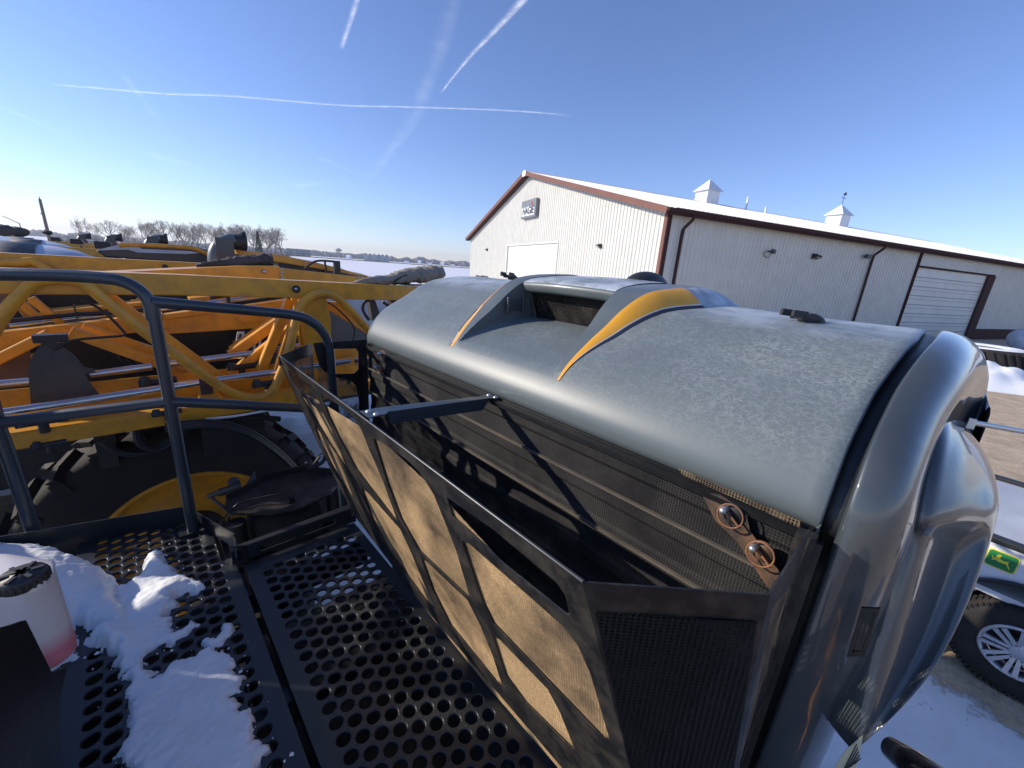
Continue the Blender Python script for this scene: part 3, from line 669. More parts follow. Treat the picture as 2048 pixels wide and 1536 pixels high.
# ---- walkway panels with round grip holes
def walkway(u0_, u1_, v0_, v1_, poly, zt=1.8, skip=None):
    g = MB(); pv, pu, r, seg = 0.0405, 0.0500, 0.0175, 14
    nc = int((v1_ - v0_) / pv); nr = int((u1_ - u0_) / pu)
    voff = v0_ + ((v1_ - v0_) - nc * pv) / 2
    hv, hu = pv / 2, pu / 2
    def inside(x, y):
        c = False; n = len(poly); j = n - 1
        for i in range(n):
            if (poly[i][1] > y) != (poly[j][1] > y) and x < (poly[j][0] - poly[i][0]) * (y - poly[i][1]) / (poly[j][1] - poly[i][1]) + poly[i][0]: c = not c
            j = i
        return c
    for i in range(nc):
        vc = voff + (i + 0.5) * pv
        for j in range(nr + 1):
            uc = u0_ + (j + 0.5) * pu + (hu if i % 2 else 0)
            if uc + hu > u1_ - 0.0: continue
            def cell(k):
                a = 2 * pi * k / seg; x, y = cos(a), sin(a); s_ = 1 / max(abs(x) / hv, abs(y) / hu); return (vc + x * s_, uc + y * s_)
            ok = all(inside(vc + dx * 1.05, uc + dy * 1.05) for dx in (-hv, hv) for dy in (-hu, hu))
            if not ok or (skip and skip(vc, uc)):
                g.add([(vc - hv, uc - hu, zt), (vc + hv, uc - hu, zt), (vc + hv, uc + hu, zt), (vc - hv, uc + hu, zt)], [(0, 1, 2, 3)]) if inside(vc, uc) else None
                continue
            rings = []
            corner = [4 * k for k in range(4)]
            rings.append([(*cell(k), zt) for k in range(seg)])
            for rr, dz in ((r + 0.0025, 0.0), (r + 0.0008, -0.0012), (r, -0.004), (r - 0.0004, -0.010)):
                rings.append([(vc + rr * cos(2 * pi * k / seg), uc + rr * sin(2 * pi * k / seg), zt + dz) for k in range(seg)])
            vs_ = [p for R in rings for p in R]
            fs = [(a * seg + k, a * seg + (k + 1) % seg, (a + 1) * seg + (k + 1) % seg, (a + 1) * seg + k) for a in range(4) for k in range(seg)]
            g.add(vs_, fs, 0, False)
            for fi in range(len(g.sm) - len(fs) + seg, len(g.sm)): g.sm[fi] = True
            # the four square corners of the cell that the ring misses, and a raised dimple
            cs = [(vc + sx * hv, uc + sy * hu, zt) for sx, sy in ((1, 1), (-1, 1), (-1, -1), (1, -1))]
            base = len(g.v)
            for ci, (sx, sy) in enumerate(((1, 1), (-1, 1), (-1, -1), (1, -1))):
                ang = atan2(sy * hu, sx * hv) % (2 * pi); k = int(ang / (2 * pi) * seg)
                g.add([cs[ci], rings[0][k], rings[0][(k + 1) % seg]], [(0, 1, 2)])
            for dx, dy in ((hv, 0.0),):
                if i < nc - 1:
                    for sy in (-1, 1):
                        cx, cy = vc + hv * 0.86, uc + sy * hu * 0.62
                        g.lathe((cx, cy, zt), (0, 0, 1), [(0.0026, -0.0002), (0.002, 0.0012), (0.0, 0.0018)], 6, smooth=True)
        if i % 2:
            g.add([(vc - hv, u0_, zt), (vc + hv, u0_, zt), (vc + hv, u0_ + hu, zt), (vc - hv, u0_ + hu, zt)], [(0, 1, 2, 3)])
    return g, voff, voff + nc * pv
Z = 1.8
polyR = [(0.17, -0.6), (0.62, -0.6), (0.62, 1.63), (0.17, 1.63)]
g, a, b = walkway(-0.55, 1.60, 0.215, 0.585, polyR)
for (x0, x1) in ((0.178, a), (b, 0.612)): g.add([(x0, -0.6, Z), (x1, -0.6, Z), (x1, 1.63, Z), (x0, 1.63, Z)], [(0, 1, 2, 3)])
g.box((0.174, -0.6, Z - 0.05), (0.178, 1.63, Z)); g.box((0.612, -0.6, Z - 0.05), (0.616, 1.63, Z)); g.box((a, 1.56, Z - 0.0005), (b, 1.63, Z + 0.0005))
WR = part('walkway_panel', g, M['deck'], SP, 'bare dark walkway panel beside the screen guard', fixn=False)
ctoeL, ctoeR = P(93, 1095, z=1.8), P(386, 1043, z=1.8)
polyL = [(-0.295, 0.2), (0.15, 0.2), (0.15, 1.70), (0.06, 2.10), (-0.295, 2.21)]
g, a, b = walkway(0.2, 2.22, -0.265, 0.125, polyL)
for (x0, x1, y1) in ((b, 0.150, 1.70), (-0.30, a, 2.16)): g.add([(x0, 0.2, Z), (x1, 0.2, Z), (x1, y1, Z), (x0, y1, Z)], [(0, 1, 2, 3)])
g.box((0.150, 0.2, Z - 0.05), (0.154, 1.64, Z)); g.box((-0.304, 0.2, Z - 0.05), (-0.30, 2.1, Z))
WL = part('walkway_panel', g, M['deck'], SP, 'walkway panel half covered by snow', fixn=False)
g = MB()
for uu in (-0.3, 0.35, 1.0, 1.5): g.box((-0.32, uu, Z - 0.14), (0.62, uu + 0.05, Z - 0.052))
part('walkway_crossbar', g, M['deck'], SP)
g = MB(); g.box((0.12, -0.6, 1.15), (0.72, 1.5, 1.55)); g.box((-0.85, 0.1, 1.2), (0.10, 1.72, 1.5)); g.box((0.2, 1.3, 1.0), (0.5, 1.45, 1.5)); part('dark_hole_backing', g, M['black'], SP, bevel=0.01)  # black blocks added below so the grip holes look dark
# more walkway further left, under the jug
polyX = [(-0.8, 0.2), (-0.31, 0.2), (-0.31, 2.15), (-0.8, 2.3)]
g = MB(); g.add([(-0.8, 0.2, Z - 0.002), (-0.306, 0.2, Z - 0.002), (-0.306, 2.12, Z - 0.002), (-0.8, 2.3, Z - 0.002)], [(0, 1, 2, 3)]); part('walkway_plate', g, M['deck'], SP)

# ---- toe boards, gate brackets
g = MB(); up = Vector((0, 0, 0.085)); tl = P(93, 1095, z=1.8); tr = P(386, 1043, z=1.8); g2 = P(474, 1095, z=1.8); g3 = P(478, 1139, z=1.8)
far = tl + (tl - tr) * 0.8
def wallp(g, a, b, h, th=0.005, hs=None):
    a = Vector(a); b = Vector(b); n_ = (b - a).cross(Vector((0, 0, 1))).normalized(); U = Vector((0, 0, 1))
    g.plate([a, b, b + U * h, a + U * h], hs or [], th=th, nrm=n_)
wallp(g, far, tr, 0.085); wallp(g, tr, g2, 0.07); wallp(g, g2, g3, 0.055)
TOE = part('toe_board', g, M['deck'], SP, 'dark toe board round the walkway end')
g = MB(); q0, q1 = P(497, 1117, z=1.8), P(703, 1040, z=1.8); d = q1 - q0
hs = []
for s0, s1 in ((0.1, 0.42), (0.5, 0.82)): hs.append([q0 + d * s0 + Vector((0, 0, 0.016)), q0 + d * s1 + Vector((0, 0, 0.016)), q0 + d * s1 + Vector((0, 0, 0.042)), q0 + d * s0 + Vector((0, 0, 0.042))])
wallp(g, q0, q1, 0.06, 0.005, hs); wallp(g, q0 + Vector((-0.05, 0.02, 0)), q0, 0.05)
g.plate([q0 + Vector((0, 0, 0.06)), q1 + Vector((0, 0, 0.06)), q1 + Vector((0, 0.035, 0.06)), q0 + Vector((-0.045, 0.035, 0.052))], th=0.004); part('slotted_kick_plate', g, M['deck'], SP)

# ---- railing
RU = 1.985; rr = 0.021
def RP(px, py): return P(px, py, u=RU)
Bb = P(387, 1062, z=1.8); Bb = Vector((Bb.x, RU, 1.8)); B = lambda z: Vector((Bb.x, RU, z))
Ab = P(75, 1088, z=1.8); ldir = (Ab - Bb).normalized()
ln_ = Vector((ldir.y, -ldir.x, 0)); lc = ln_.dot(Bb)
def LP(px, py): return P(px, py, n=ln_, c=lc)
g = MB(); g.tube([B(1.78), B(2.79)], rr, 16)
g.tube(smooth([LP(-420, 560), LP(-200, 550), LP(0, 549), LP(120, 551), LP(205, 556), LP(245, 563), LP(275, 578), LP(296, 600), LP(306, 640)], 6), rr, 16)
g.tube([LP(-350, 885), LP(0, 845), LP(165, 824), B(RP(340, 803).z)], rr, 16)
g.tube([Ab, LP(20, 920), LP(-6, 850), LP(-40, 720), LP(-70, 560)], rr * 1.05, 16)
g.tube(smooth([B(RP(308, 604).z), RP(400, 612), RP(500, 621), RP(590, 631), RP(625, 645), RP(648, 668), RP(659, 700), RP(664, 760), RP(672, 850), RP(690, 1035)], 6), rr, 16)
g.tube([B(RP(340, 803).z), RP(450, 808), RP(600, 816), RP(670, 819)], rr, 16)
part('railing', g, M['rail'], SP, 'dark blue-grey tubular guard rail')
for p in (B(1.8), Ab, RP(690, 1035)): part('post_foot', MB().box(p - Vector((0.05, 0.03, 0.03)), p + Vector((0.05, 0.03, 0.012))), M['deck'], SP)

# ---- helper: outline drawn on a u= plane and given real depth along u
def prism(g, pts, u, depth, mi=0):
    g.plate([P(x, y, u=u) for x, y in pts], th=depth, nrm=(0, 1, 0), mi=mi); return g
def pbeam(g, a, b, hpx, u, depth=0.08, mi=0):
    pa, pb = P(*a, u=u), P(*b, u=u); k = (P(b[0], b[1] + hpx / 2, u=u) - P(b[0], b[1] - hpx / 2, u=u)).length
    g.beam(pa + Vector((0, depth / 2, 0)), pb + Vector((0, depth / 2, 0)), depth, k, bev=0.006, mi=mi); return g
def ptube(g, pts, u, r, n=6, seg=12):
    g.tube(smooth([P(x, y, u=u) for x, y in pts], n), r, seg); return g

# ---- own folded boom along the walkway end
g = MB(); g.beam((-4.5, 2.96, 2.795), (0.2, 2.96, 2.787), 0.12, 0.112, bev=0.006); g.beam((0.2, 2.96, 2.787), (2.1, 2.96, 2.745), 0.12, 0.112, bev=0.006)
BOOM = part('boom_beam', g, M['amber'], SP, 'amber square top beam of the folded boom')
g = MB(); g.beam((-4.5, 2.95, 2.015), (1.4, 2.95, 2.035), 0.10, 0.09, bev=0.006); g.beam((-4.5, 3.32, 2.06), (1.4, 3.32, 2.07), 0.10, 0.09, bev=0.006)
g.box((-4.5, 3.0, 2.02), (1.3, 3.27, 2.03)); g.box((-4.5, 3.262, 2.03), (1.3, 3.27, 2.20)); part('lower_chord', g, M['amber'], BOOM)
g = MB(); ptube(g, [(-120, 810), (-60, 740), (0, 640), (40, 590), (75, 563), (120, 558), (165, 566), (215, 605), (300, 672), (400, 745), (450, 778), (490, 794), (520, 794), (545, 780), (562, 745), (578, 700), (592, 640), (602, 610), (622, 592), (650, 586), (675, 596), (705, 625), (745, 668), (800, 720)], 2.86, 0.027, 6, 14)
part('bent_tube', g, M['amber'], BOOM)
g = MB(); prism(g, [(607, 588), (652, 590), (662, 640), (663, 705), (618, 707), (606, 640)], 2.905, 0.10); g.plate([P(596, 600, u=3.02), P(640, 596, u=3.02), P(640, 700, u=3.02), P(600, 690, u=3.02)], th=0.02, nrm=(0, 1, 0))
part('hinge_post', g, M['amber'], BOOM, bevel=0.006)
for px_, py_ in ((592, 578),):
    g = MB(); g.lathe(P(px_, py_, u=2.895), (0, -1, 0), [(0.024, 0), (0.024, 0.008), (0.014, 0.008), (0.014, 0.002), (0.0, 0.002)], 18); pv_ = part('pivot_bolt', g, M['plastic'], BOOM)
    g = MB(); g.lathe(P(px_, py_, u=2.893), (0, -1, 0), [(0.011, 0), (0.011, 0.006), (0.0, 0.008)], 12); part('bolt_head', g, M['zinc'], pv_)
g = MB(); ptube(g, [(-60, 832), (0, 826), (280, 784), (420, 762), (560, 743), (700, 722)], 2.93, 0.021); part('spray_pipe', g, M['chrome'], BOOM, 'stainless spray pipe along the lower chord')
for pp_ in ([(-40, 772), (60, 763)], [(180, 749), (304, 733)], [(330, 729), (520, 705), (600, 692)]): part('spray_pipe', ptube(MB(), pp_, 3.25, 0.022), M['chrome'], BOOM)
g = MB(); ptube(g, [(20, 652), (160, 636), (300, 622), (420, 606), (560, 588)], 3.9, 0.018); part('spray_pipe', g, M['chrome'], BOOM)
def nozzle(px, py, u, s=1.0):
    c = P(px, py, u=u); x = MB(); x.beam(c + Vector((0, -0.03, 0.045 * s)), c + Vector((0, -0.03, -0.05 * s)), 0.035 * s, 0.05 * s); x.cyl(c + Vector((-0.075 * s, -0.05, -0.05 * s)), c + Vector((0.075 * s, -0.05, -0.045 * s)), 0.018 * s, 10); x.cyl(c + Vector((0, -0.05, -0.04)), c + Vector((0, -0.05, -0.1 * s)), 0.018 * s, 10)
    x.cyl(c + Vector((-0.05 * s, -0.065, -0.06 * s)), c + Vector((-0.05 * s, -0.045, -0.02)), 0.02 * s, 8)
    part('nozzle_body', x, M['plastic'], BOOM, bevel=0.003)
for a in ((81, 815, 2.93, 1.15), (528, 748, 2.93, 1.1), (478, 716, 3.25, 1.1), (312, 742, 3.25, 1.2), (97, 868, 2.95, .8), (330, 806, 2.93, 0.9), (692, 742, 2.93, .9)): nozzle(*a)
g = MB(); g.box(P(412, 770, u=2.90) + Vector((-0.03, 0, -0.06)), P(412, 770, u=2.90) + Vector((0.03, 0.01, 0.07))); part('pipe_clamp', g, paint('brown_clamp', (0.07, 0.035, 0.03), 0.6), BOOM, bevel=0.003)
g = MB(); prism(g, [(402, 778), (425, 772), (450, 800), (470, 815), (415, 818), (398, 800)], 2.93, 0.08); part('fold_bracket', g, M['amber'], BOOM, bevel=0.005)
g = MB(); prism(g, [(88, 680), (106, 680), (120, 690), (150, 712), (168, 735), (186, 738), (192, 745), (170, 748), (182, 768), (201, 792), (62, 812), (56, 740), (62, 715), (78, 694)], 3.12, 0.006)
SH = part('deflector_plate', g, M['greyp'], BOOM, 'tapered grey steel plate hung in the boom'); g = MB(); g.box(P(100, 678, u=3.08) + Vector((-0.06, 0, -0.02)), P(100, 678, u=3.08) + Vector((0.06, 0.06, 0.02))); part('plate_hanger', g, M['plastic'], SH)
g = MB(); ptube(g, [(108, 700), (125, 690), (150, 680), (200, 675), (240, 672), (250, 668), (240, 655), (215, 630), (190, 612), (160, 600)], 3.05, 0.007, 5, 8); part('hose', g, M['hose'], BOOM)
g = MB(); ptube(g, [(640, 598), (665, 610), (690, 632), (708, 655), (706, 680), (690, 690), (675, 692)], 3.1, 0.006, 5, 8); part('hose', g, M['hose'], BOOM)
# inner members of the folded boom
g = MB(); pbeam(g, (-80, 694), (330, 642), 30, 3.7, 0.10); pbeam(g, (323, 636), (420, 622), 10, 3.7, 0.10)
pbeam(g, (463, 712), (558, 645), 17, 3.35, 0.07); pbeam(g, (463, 752), (592, 652), 15, 3.2, 0.07); pbeam(g, (524, 742), (582, 600), 17, 3.12, 0.06); pbeam(g, (545, 775), (590, 640), 14, 3.05, 0.05)
pbeam(g, (140, 664), (408, 762), 16, 3.40, 0.07); pbeam(g, (163, 656), (366, 724), 15, 3.55, 0.07); pbeam(g, (-40, 738), (96, 670), 18, 3.5, 0.07); pbeam(g, (462, 700), (545, 640), 10, 3.6, 0.05); pbeam(g, (60, 596), (122, 648), 12, 3.85, 0.05); pbeam(g, (40, 606), (96, 654), 12, 3.95, 0.05)
pbeam(g, (208, 586), (448, 760), 14, 3.05, 0.06); part('boom_strut', g, M['amber'], BOOM)
g = MB(); pbeam(g, (80, 629), (330, 604), 8, 4.05, 0.2); pbeam(g, (380, 601), (560, 582), 8, 4.05, 0.2); pbeam(g, (60, 600), (118, 640), 14, 4.2, 0.05); pbeam(g, (235, 640), (285, 598), 12, 4.2, 0.05); pbeam(g, (30, 600), (60, 640), 12, 4.1, 0.05)
prism(g, [(262, 600), (290, 600), (290, 640), (245, 642)], 4.15, 0.05); prism(g, [(323, 636), (575, 599), (584, 640), (571, 653), (323, 669)], 3.72, 0.08); prism(g, [(470, 634), (548, 626), (549, 640), (480, 646)], 3.71, 0.012)
prism(g, [(582, 592), (606, 590), (622, 690), (640, 700), (600, 715), (596, 640)], 3.4, 0.04); prism(g, [(655, 603), (690, 606), (745, 660), (735, 668), (690, 640), (655, 618)], 3.3, 0.06); pbeam(g, (600, 716), (790, 700), 20, 3.3, 0.08)
part('inner_boom', g, M['amber'], BOOM, bevel=0.004)
part('hose', ptube(MB(), [(20, 642), (100, 634), (160, 628), (230, 626), (300, 618)], 3.85, 0.014, 5, 8), M['hose'], BOOM); part('hose', ptube(MB(), [(420, 596), (500, 586), (580, 580)], 3.85, 0.012, 5, 8), M['hose'], BOOM)
for a_, b_ in (((146, 610), (156, 636)), ((452, 594), (460, 606))): part('hose_clip', MB().box(P(*a_, u=3.83), P(*b_, u=3.87)), M['plastic'], BOOM)
bpm = paint('brown_plastic', (0.13, 0.085, 0.07), 0.6)
for pp_, uu_ in (([(-10, 590), (10, 585), (20, 640), (48, 640), (52, 685), (-10, 688)], 4.0), ([(0, 716), (58, 700), (58, 760), (0, 768)], 3.6)): part('boom_guard', prism(MB(), pp_, uu_, 0.05), bpm, BOOM)
g = MB(); prism(g, [(50, 590), (600, 578), (600, 604), (300, 628), (50, 646)], 4.35, 0.03); part('shadow_panel', g, M['black'], BOOM); g = MB(); prism(g, [(110, 676), (440, 655), (480, 700), (480, 748), (110, 770)], 4.0, 0.04); part('dark_gap_sheet', g, M['black'], BOOM)  # black sheets added to darken the gaps between the boom members
g = MB()
for k in range(7): ptube(g, [(200 + k * 12, 690 + k * 3), (230 + k * 14, 700 - k), (250 + k * 12, 725), (300 + k * 9, 742 - k * 2)], 3.85 - k * 0.01, 0.010, 5, 6)
part('hose_bundle', g, M['hose'], BOOM)
# top plate of the fold with hex pocket, tarps
g = MB(); prism(g, [(60, 553), (480, 532), (558, 532), (565, 562), (500, 566), (60, 566)], 3.35, 0.22); prism(g, [(520, 536), (531, 545), (531, 556), (518, 556), (508, 545), (508, 536)], 3.345, 0.02)
FP = part('fold_plate', g, M['amber'], BOOM, bevel=0.004)
g = MB()
for yy in (538, 545, 552, 558): part('flange_bolt', MB().cyl(P(561, yy, u=3.34), P(561, yy, u=3.34) + Vector((0.02, 0, 0)), 0.007, 8), M['zinc'], FP)
part('flange_bolt', MB().cyl(P(525, 543, u=3.335), P(532, 543, u=3.335), 0.012, 10), M['zinc'], FP)
def canvas(name, path, radii, m, label, cat, group=None, seg=18, wr=0.35):
    pts = smooth([Vector(p) for p in path], 12); n = len(pts); k = len(radii) - 1; vs_ = []
    rows = []
    for i, p in enumerate(pts):
        t = i / (n - 1) * k; a = int(min(t, k - 1)); r = lerp(radii[a], radii[a + 1], t - a)
        d = (pts[min(i + 1, n - 1)] - pts[max(0, i - 1)]).normalized(); s_ = d.cross(Vector((0, 0, 1))).normalized(); u2 = s_.cross(d); row = []
        for j in range(seg + 1):
            th = 2 * pi * (j % seg) / seg
            w_ = 1 + wr * (noise.noise(Vector((i * 0.42 + sin(th) * 0.6, cos(th) * 1.4, sin(th) * 1.4))) + 0.5 * abs(sin(i * 0.75 + th * 0.8)) - 0.25)
            q = p + s_ * cos(th) * r * w_ * 1.25 + u2 * sin(th) * r * w_; row.append(q)
        rows.append(row)
    g = MB().grid(rows); g.add([v for v in rows[0][:seg]], [tuple(range(seg))]); g.add([v for v in rows[-1][:seg]], [tuple(range(seg))])
    b = W2M(Vector((0, 0, 0))); o = g.build(name, m, None, merge=0.0005); 
    o.rotation_euler = (0, 0, AZ); c = sum((Vector(p) for p in path), Vector()) / len(path)
    o.data.transform(Matrix.Translation(-c)); o.location = M2W(c)
    return tag(o, label, cat, group)
u_ = 3.0
canvas('canvas_cover', [P(700, 568, u=u_), P(740, 562, u=u_), P(780, 559, u=u_), P(815, 552, u=u_), P(850, 549, u=u_), P(882, 545, u=u_)], [0.008, 0.03, 0.038, 0.06, 0.062, 0.05], M['tarp'], 'crumpled khaki canvas cover lying on the amber beam beside the grey hood', 'cover')
u_ = 3.5
canvas('canvas_cover', [P(392, 532, u=u_), P(420, 529, u=u_), P(455, 526, u=u_), P(500, 522, u=u_), P(543, 520, u=u_)], [0.01, 0.022, 0.034, 0.042, 0.045], M['tarpd'], 'dark wrinkled canvas cover lying on the amber fold plate left of the grey hood', 'cover')
g = MB(); ptube(g, [(828, 560), (815, 550), (800, 556), (790, 566), (830, 570), (860, 569)], 2.95, 0.007, 5, 8); part('strap', g, M['hose'], BOOM)
g = MB(); prism(g, [(782, 590), (800, 585), (850, 585), (850, 620), (790, 620)], 2.95, 0.1); ptube(g, [(740, 600), (730, 604), (726, 620), (738, 640)], 3.0, 0.012, 5, 8); prism(g, [(738, 600), (750, 600), (768, 650), (745, 640)], 3.02, 0.05)
ptube(g, [(765, 603), (778, 612), (785, 608), (790, 618), (800, 612)], 3.0, 0.012, 4, 6); part('hinge_cylinder', g, M['greyp'], BOOM)

# ---- wheel under the boom
def tyre_profile(R, rr, w_):
    return [(rr, -w_ * .42), (rr + 0.03, -w_ * .5), ((R + rr) / 2, -w_ * .54), (R - 0.06, -w_ * .5), (R - 0.02, -w_ * .4), (R - 0.015, 0), (R - 0.02, w_ * .4), (R - 0.06, w_ * .5), ((R + rr) / 2, w_ * .54), (rr + 0.03, w_ * .5), (rr, w_ * .42)]
def ag_wheel(parent, c, R=0.93, rr=0.55, w_=0.42, axis=(0, 1, 0), lugs=26, hub=True, world=False):
    c = Vector(c); ax = Vector(axis).normalized(); t = Vector((0, 0, 1)) if abs(ax.z) < 0.9 else Vector((1, 0, 0)); e1 = ax.cross(t).normalized(); e2 = ax.cross(e1)
    wh = MB(); wh.lathe(c, ax, tyre_profile(R, rr, w_), 64)
    for k in range(lugs * 2):
        sd_ = 1 if k % 2 else -1; a0 = 2 * pi * k / (lugs * 2)
        def lp(h, r_, da):
            a = a0 + da; rad = e1 * cos(a) + e2 * sin(a); return c + ax * (sd_ * h * w_) + rad * r_, rad
        p0, d0 = lp(-0.03, R, 0.05); p1, d1 = lp(0.27, R, -0.03); p2, d2 = lp(0.47, R - 0.02, -0.085); p3, d3 = lp(0.525, R - 0.10, -0.10)
        wh.beam(p0, p1, 0.05, 0.05, up=tuple(d0)); wh.beam(p1, p2, 0.055, 0.05, up=tuple(d1)); wh.beam(p2, p3, 0.06, 0.015, up=tuple(ax))
    W_ = part('wheel', wh, M['rubber'], parent, 'lugged tractor tyre on amber rim')
    r = MB(); r.lathe(c, -ax, [(rr + 0.005, w_ * .40), (rr + 0.02, w_ * .46), (rr - 0.01, w_ * .46), (rr - 0.03, w_ * .36), (rr - 0.06, w_ * 0.1), (0.35, 0.0), (0.2, 0.04), (0.0, 0.04)], 56); r.lathe(c, ax, [(rr + 0.005, w_ * .40), (rr - 0.03, w_ * .46), (rr - 0.05, w_ * 0.1), (0.0, 0.0)], 40)
    part('rim', r, M['amber'], W_)
    if hub:
        h = MB(); h.lathe(c, -ax, [(0.19, 0.04), (0.18, 0.10), (0.13, 0.14), (0.12, 0.24), (0.06, 0.26), (0.0, 0.26)], 24)
        for k in range(10):
            a = 2 * pi * k / 10; q = c + (e1 * cos(a) + e2 * sin(a)) * 0.155; h.cyl(q - ax * 0.1, q - ax * 0.135, 0.014, 6)
        part('hub', h, M['plastic'], W_)
    return W_
ag_wheel(SP, (0.10, 3.42, 0.93), hub=True)
ag_wheel(SP, (0.10, -1.35, 0.93), hub=False)
g = MB(); g.box((0.0, 2.2, 0.7), (0.3, 3.3, 1.0)); g.box((0.1, 1.9, 0.5), (0.5, 2.9, 0.75)); part('wheel_leg', g, M['plastic'], SP)
# fender loop over the wheel and hoses
g = MB()
for off in (0.0, 0.03, 0.055): ptube(g, [(330, 850 + off * 200), (400, 842 + off * 200), (450, 846 + off * 200), (500, 862 + off * 200), (550, 895 + off * 200), (585, 928 + off * 200), (612, 962 + off * 200)], 2.8 - off, 0.013, 6, 8)
ptube(g, [(200, 880), (240, 905), (300, 905), (340, 880), (390, 850), (480, 835), (560, 838)], 3.0, 0.02, 5, 8); ptube(g, [(270, 855), (280, 890), (320, 900), (350, 880)], 2.95, 0.015, 5, 8)
part('hydraulic_hose', g, M['hose'], SP)
part('valve_block', MB().box(P(185, 870, u=3.1), P(240, 908, u=3.3)), M['plastic'], SP); part('valve_block', MB().box(P(400, 845, u=3.05), P(520, 870, u=3.25)), M['plastic'], SP)
g = MB(); g.tube(smooth([P(412, 838, u=2.86), P(470, 832, u=2.86), P(540, 820, u=2.86), P(575, 812, u=2.86)], 5), 0.008, 8); part('white_conduit', g, M['white'], BOOM)

# ---- air spring tower beside the walkway
ac = P(575, 1010, z=1.50); Zt = 1.66
def AP(px, py, z=Zt): return P(px, py, z=z)
g = MB()
tp = [AP(447, 1020), AP(455, 1003), AP(490, 985), AP(530, 960), AP(600, 943), AP(650, 945), AP(672, 958), AP(678, 972), AP(660, 992), AP(600, 1020), AP(545, 1030), AP(500, 1030), AP(460, 1031)]
g.plate(tp, th=0.012, nrm=(0, 0, 1)); AIR = part('air_spring', g, M['blackd'], SP, 'dark air spring tower with a plate lid')
g = MB(); back = [AP(452, 1003), AP(490, 985), AP(528, 960), AP(605, 943), AP(668, 950)]
for a, b in zip(back, back[1:]):
    g.plate([a, b, b + Vector((0, 0.0, 0.045)), a + Vector((0, 0.0, 0.045))], th=0.01)
part('lid_flange', g, paint('brown_black', (0.05, 0.035, 0.032), 0.45), AIR)
cc = sum(tp, Vector()) / len(tp)
g = MB(); g.lathe((cc.x, cc.y - 0.02, 1.38), (0, 0, 1), [(0.0, 0), (0.10, 0), (0.15, 0.02), (0.185, 0.09), (0.19, 0.17), (0.175, 0.24), (0.15, 0.27), (0.0, 0.275)], 40); part('bellows', g, M['rubber'], AIR)
g = MB(); g.box((cc.x - 0.3, cc.y - 0.2, 1.34), (cc.x + 0.32, cc.y + 0.3, 1.38))
for q in ((470, 1035), (668, 975)):
    p = AP(*q); g.cyl((p.x, p.y, 1.36), (p.x, p.y, 1.63), 0.045, 20); g.lathe((p.x, p.y, 1.38), (0, 0, 1), [(0.07, 0), (0.075, 0.03), (0.06, 0.06), (0.0, 0.06)], 20)
g.cyl((cc.x + 0.02, cc.y + 0.05, 0.6), (cc.x + 0.02, cc.y + 0.05, 1.36), 0.11, 20); part('strut_base', g, M['plastic'], AIR)
g = MB(); p = AP(583, 1003, 1.675); g.cyl(p, p + Vector((0, 0, 0.03)), 0.018, 14); part('air_fitting', g, M['rubber'], AIR)
g = MB(); g.tube(smooth([p + Vector((0, 0, 0.03)), AP(560, 988, 1.72), AP(500, 1000, 1.70), AP(470, 1012, 1.69), AP(447, 1040, 1.6), AP(443, 1075, 1.4), AP(452, 1090, 1.3)], 6), 0.0045, 8); g.tube(smooth([AP(458, 1035, 1.65), AP(455, 1060, 1.5), AP(460, 1090, 1.35)], 5), 0.006, 8); g.tube(smooth([AP(445, 1035, 1.6), AP(440, 1065, 1.5), AP(448, 1095, 1.35)], 5), 0.006, 8); part('air_line', g, M['hose'], AIR)
g = MB(); g.cyl(AP(418, 992, 1.6), AP(478, 972, 1.68), 0.016, 12); g.cyl(AP(440, 985, 1.62), AP(470, 975, 1.66), 0.024, 12); g.cyl(AP(420, 993, 1.6), AP(452, 1018, 1.58), 0.009, 8); g.lathe(AP(468, 966, 1.68), (0, -1, 0), [(0.0, -.02), (0.03, -.02), (0.03, .02), (0, .02)], 14)
g.plate([AP(492, 968, 1.70), AP(510, 940, 1.74), AP(512, 960, 1.70)], th=0.006); part('height_valve', g, M['greyp'], AIR)
g = MB()
for q in ((612, 925, 618, 938), (624, 934, 640, 912)): g.tube([P(q[0], q[1], u=2.4), P(q[2], q[3], u=2.4)], 0.008, 6)
g.tube(smooth([P(628, 928, u=2.5), P(636, 912, u=2.5), P(648, 906, u=2.5)], 5), 0.004, 6); g.tube(smooth([P(630, 934, u=2.5), P(648, 920, u=2.5), P(652, 890, u=2.5)], 5), 0.012, 8); part('cable', g, M['greyp'], SP)

# ---- spotlight/horn shape low in the frame at the right edge of the machine
p = P(1872, 1528, v=0.95); g = MB(); g.lathe(p + Vector((-0.0, 0.04, -0.03)), (-0.5, -0.55, 0.35), [(0.0, -0.02), (0.02, -0.02), (0.028, 0.03), (0.03, 0.07), (0.026, 0.09), (0.015, 0.1), (0.0, 0.102)], 24); part('beacon_cap', g, simple('gloss_black', (0.008, 0.008, 0.01), 0.12, coat=0.8), SP)
# thin steel rod reaching out past the cowl
g = MB(); a = P(1944, 845, v=1.35); b = P(2120, 876, v=1.55); g.cyl(a, b, 0.006, 10); g.box(a - Vector((0.006, 0.006, 0.014)), a + Vector((0.006, 0.006, 0.008))); part('marker_rod', g, M['zinc'], SP)

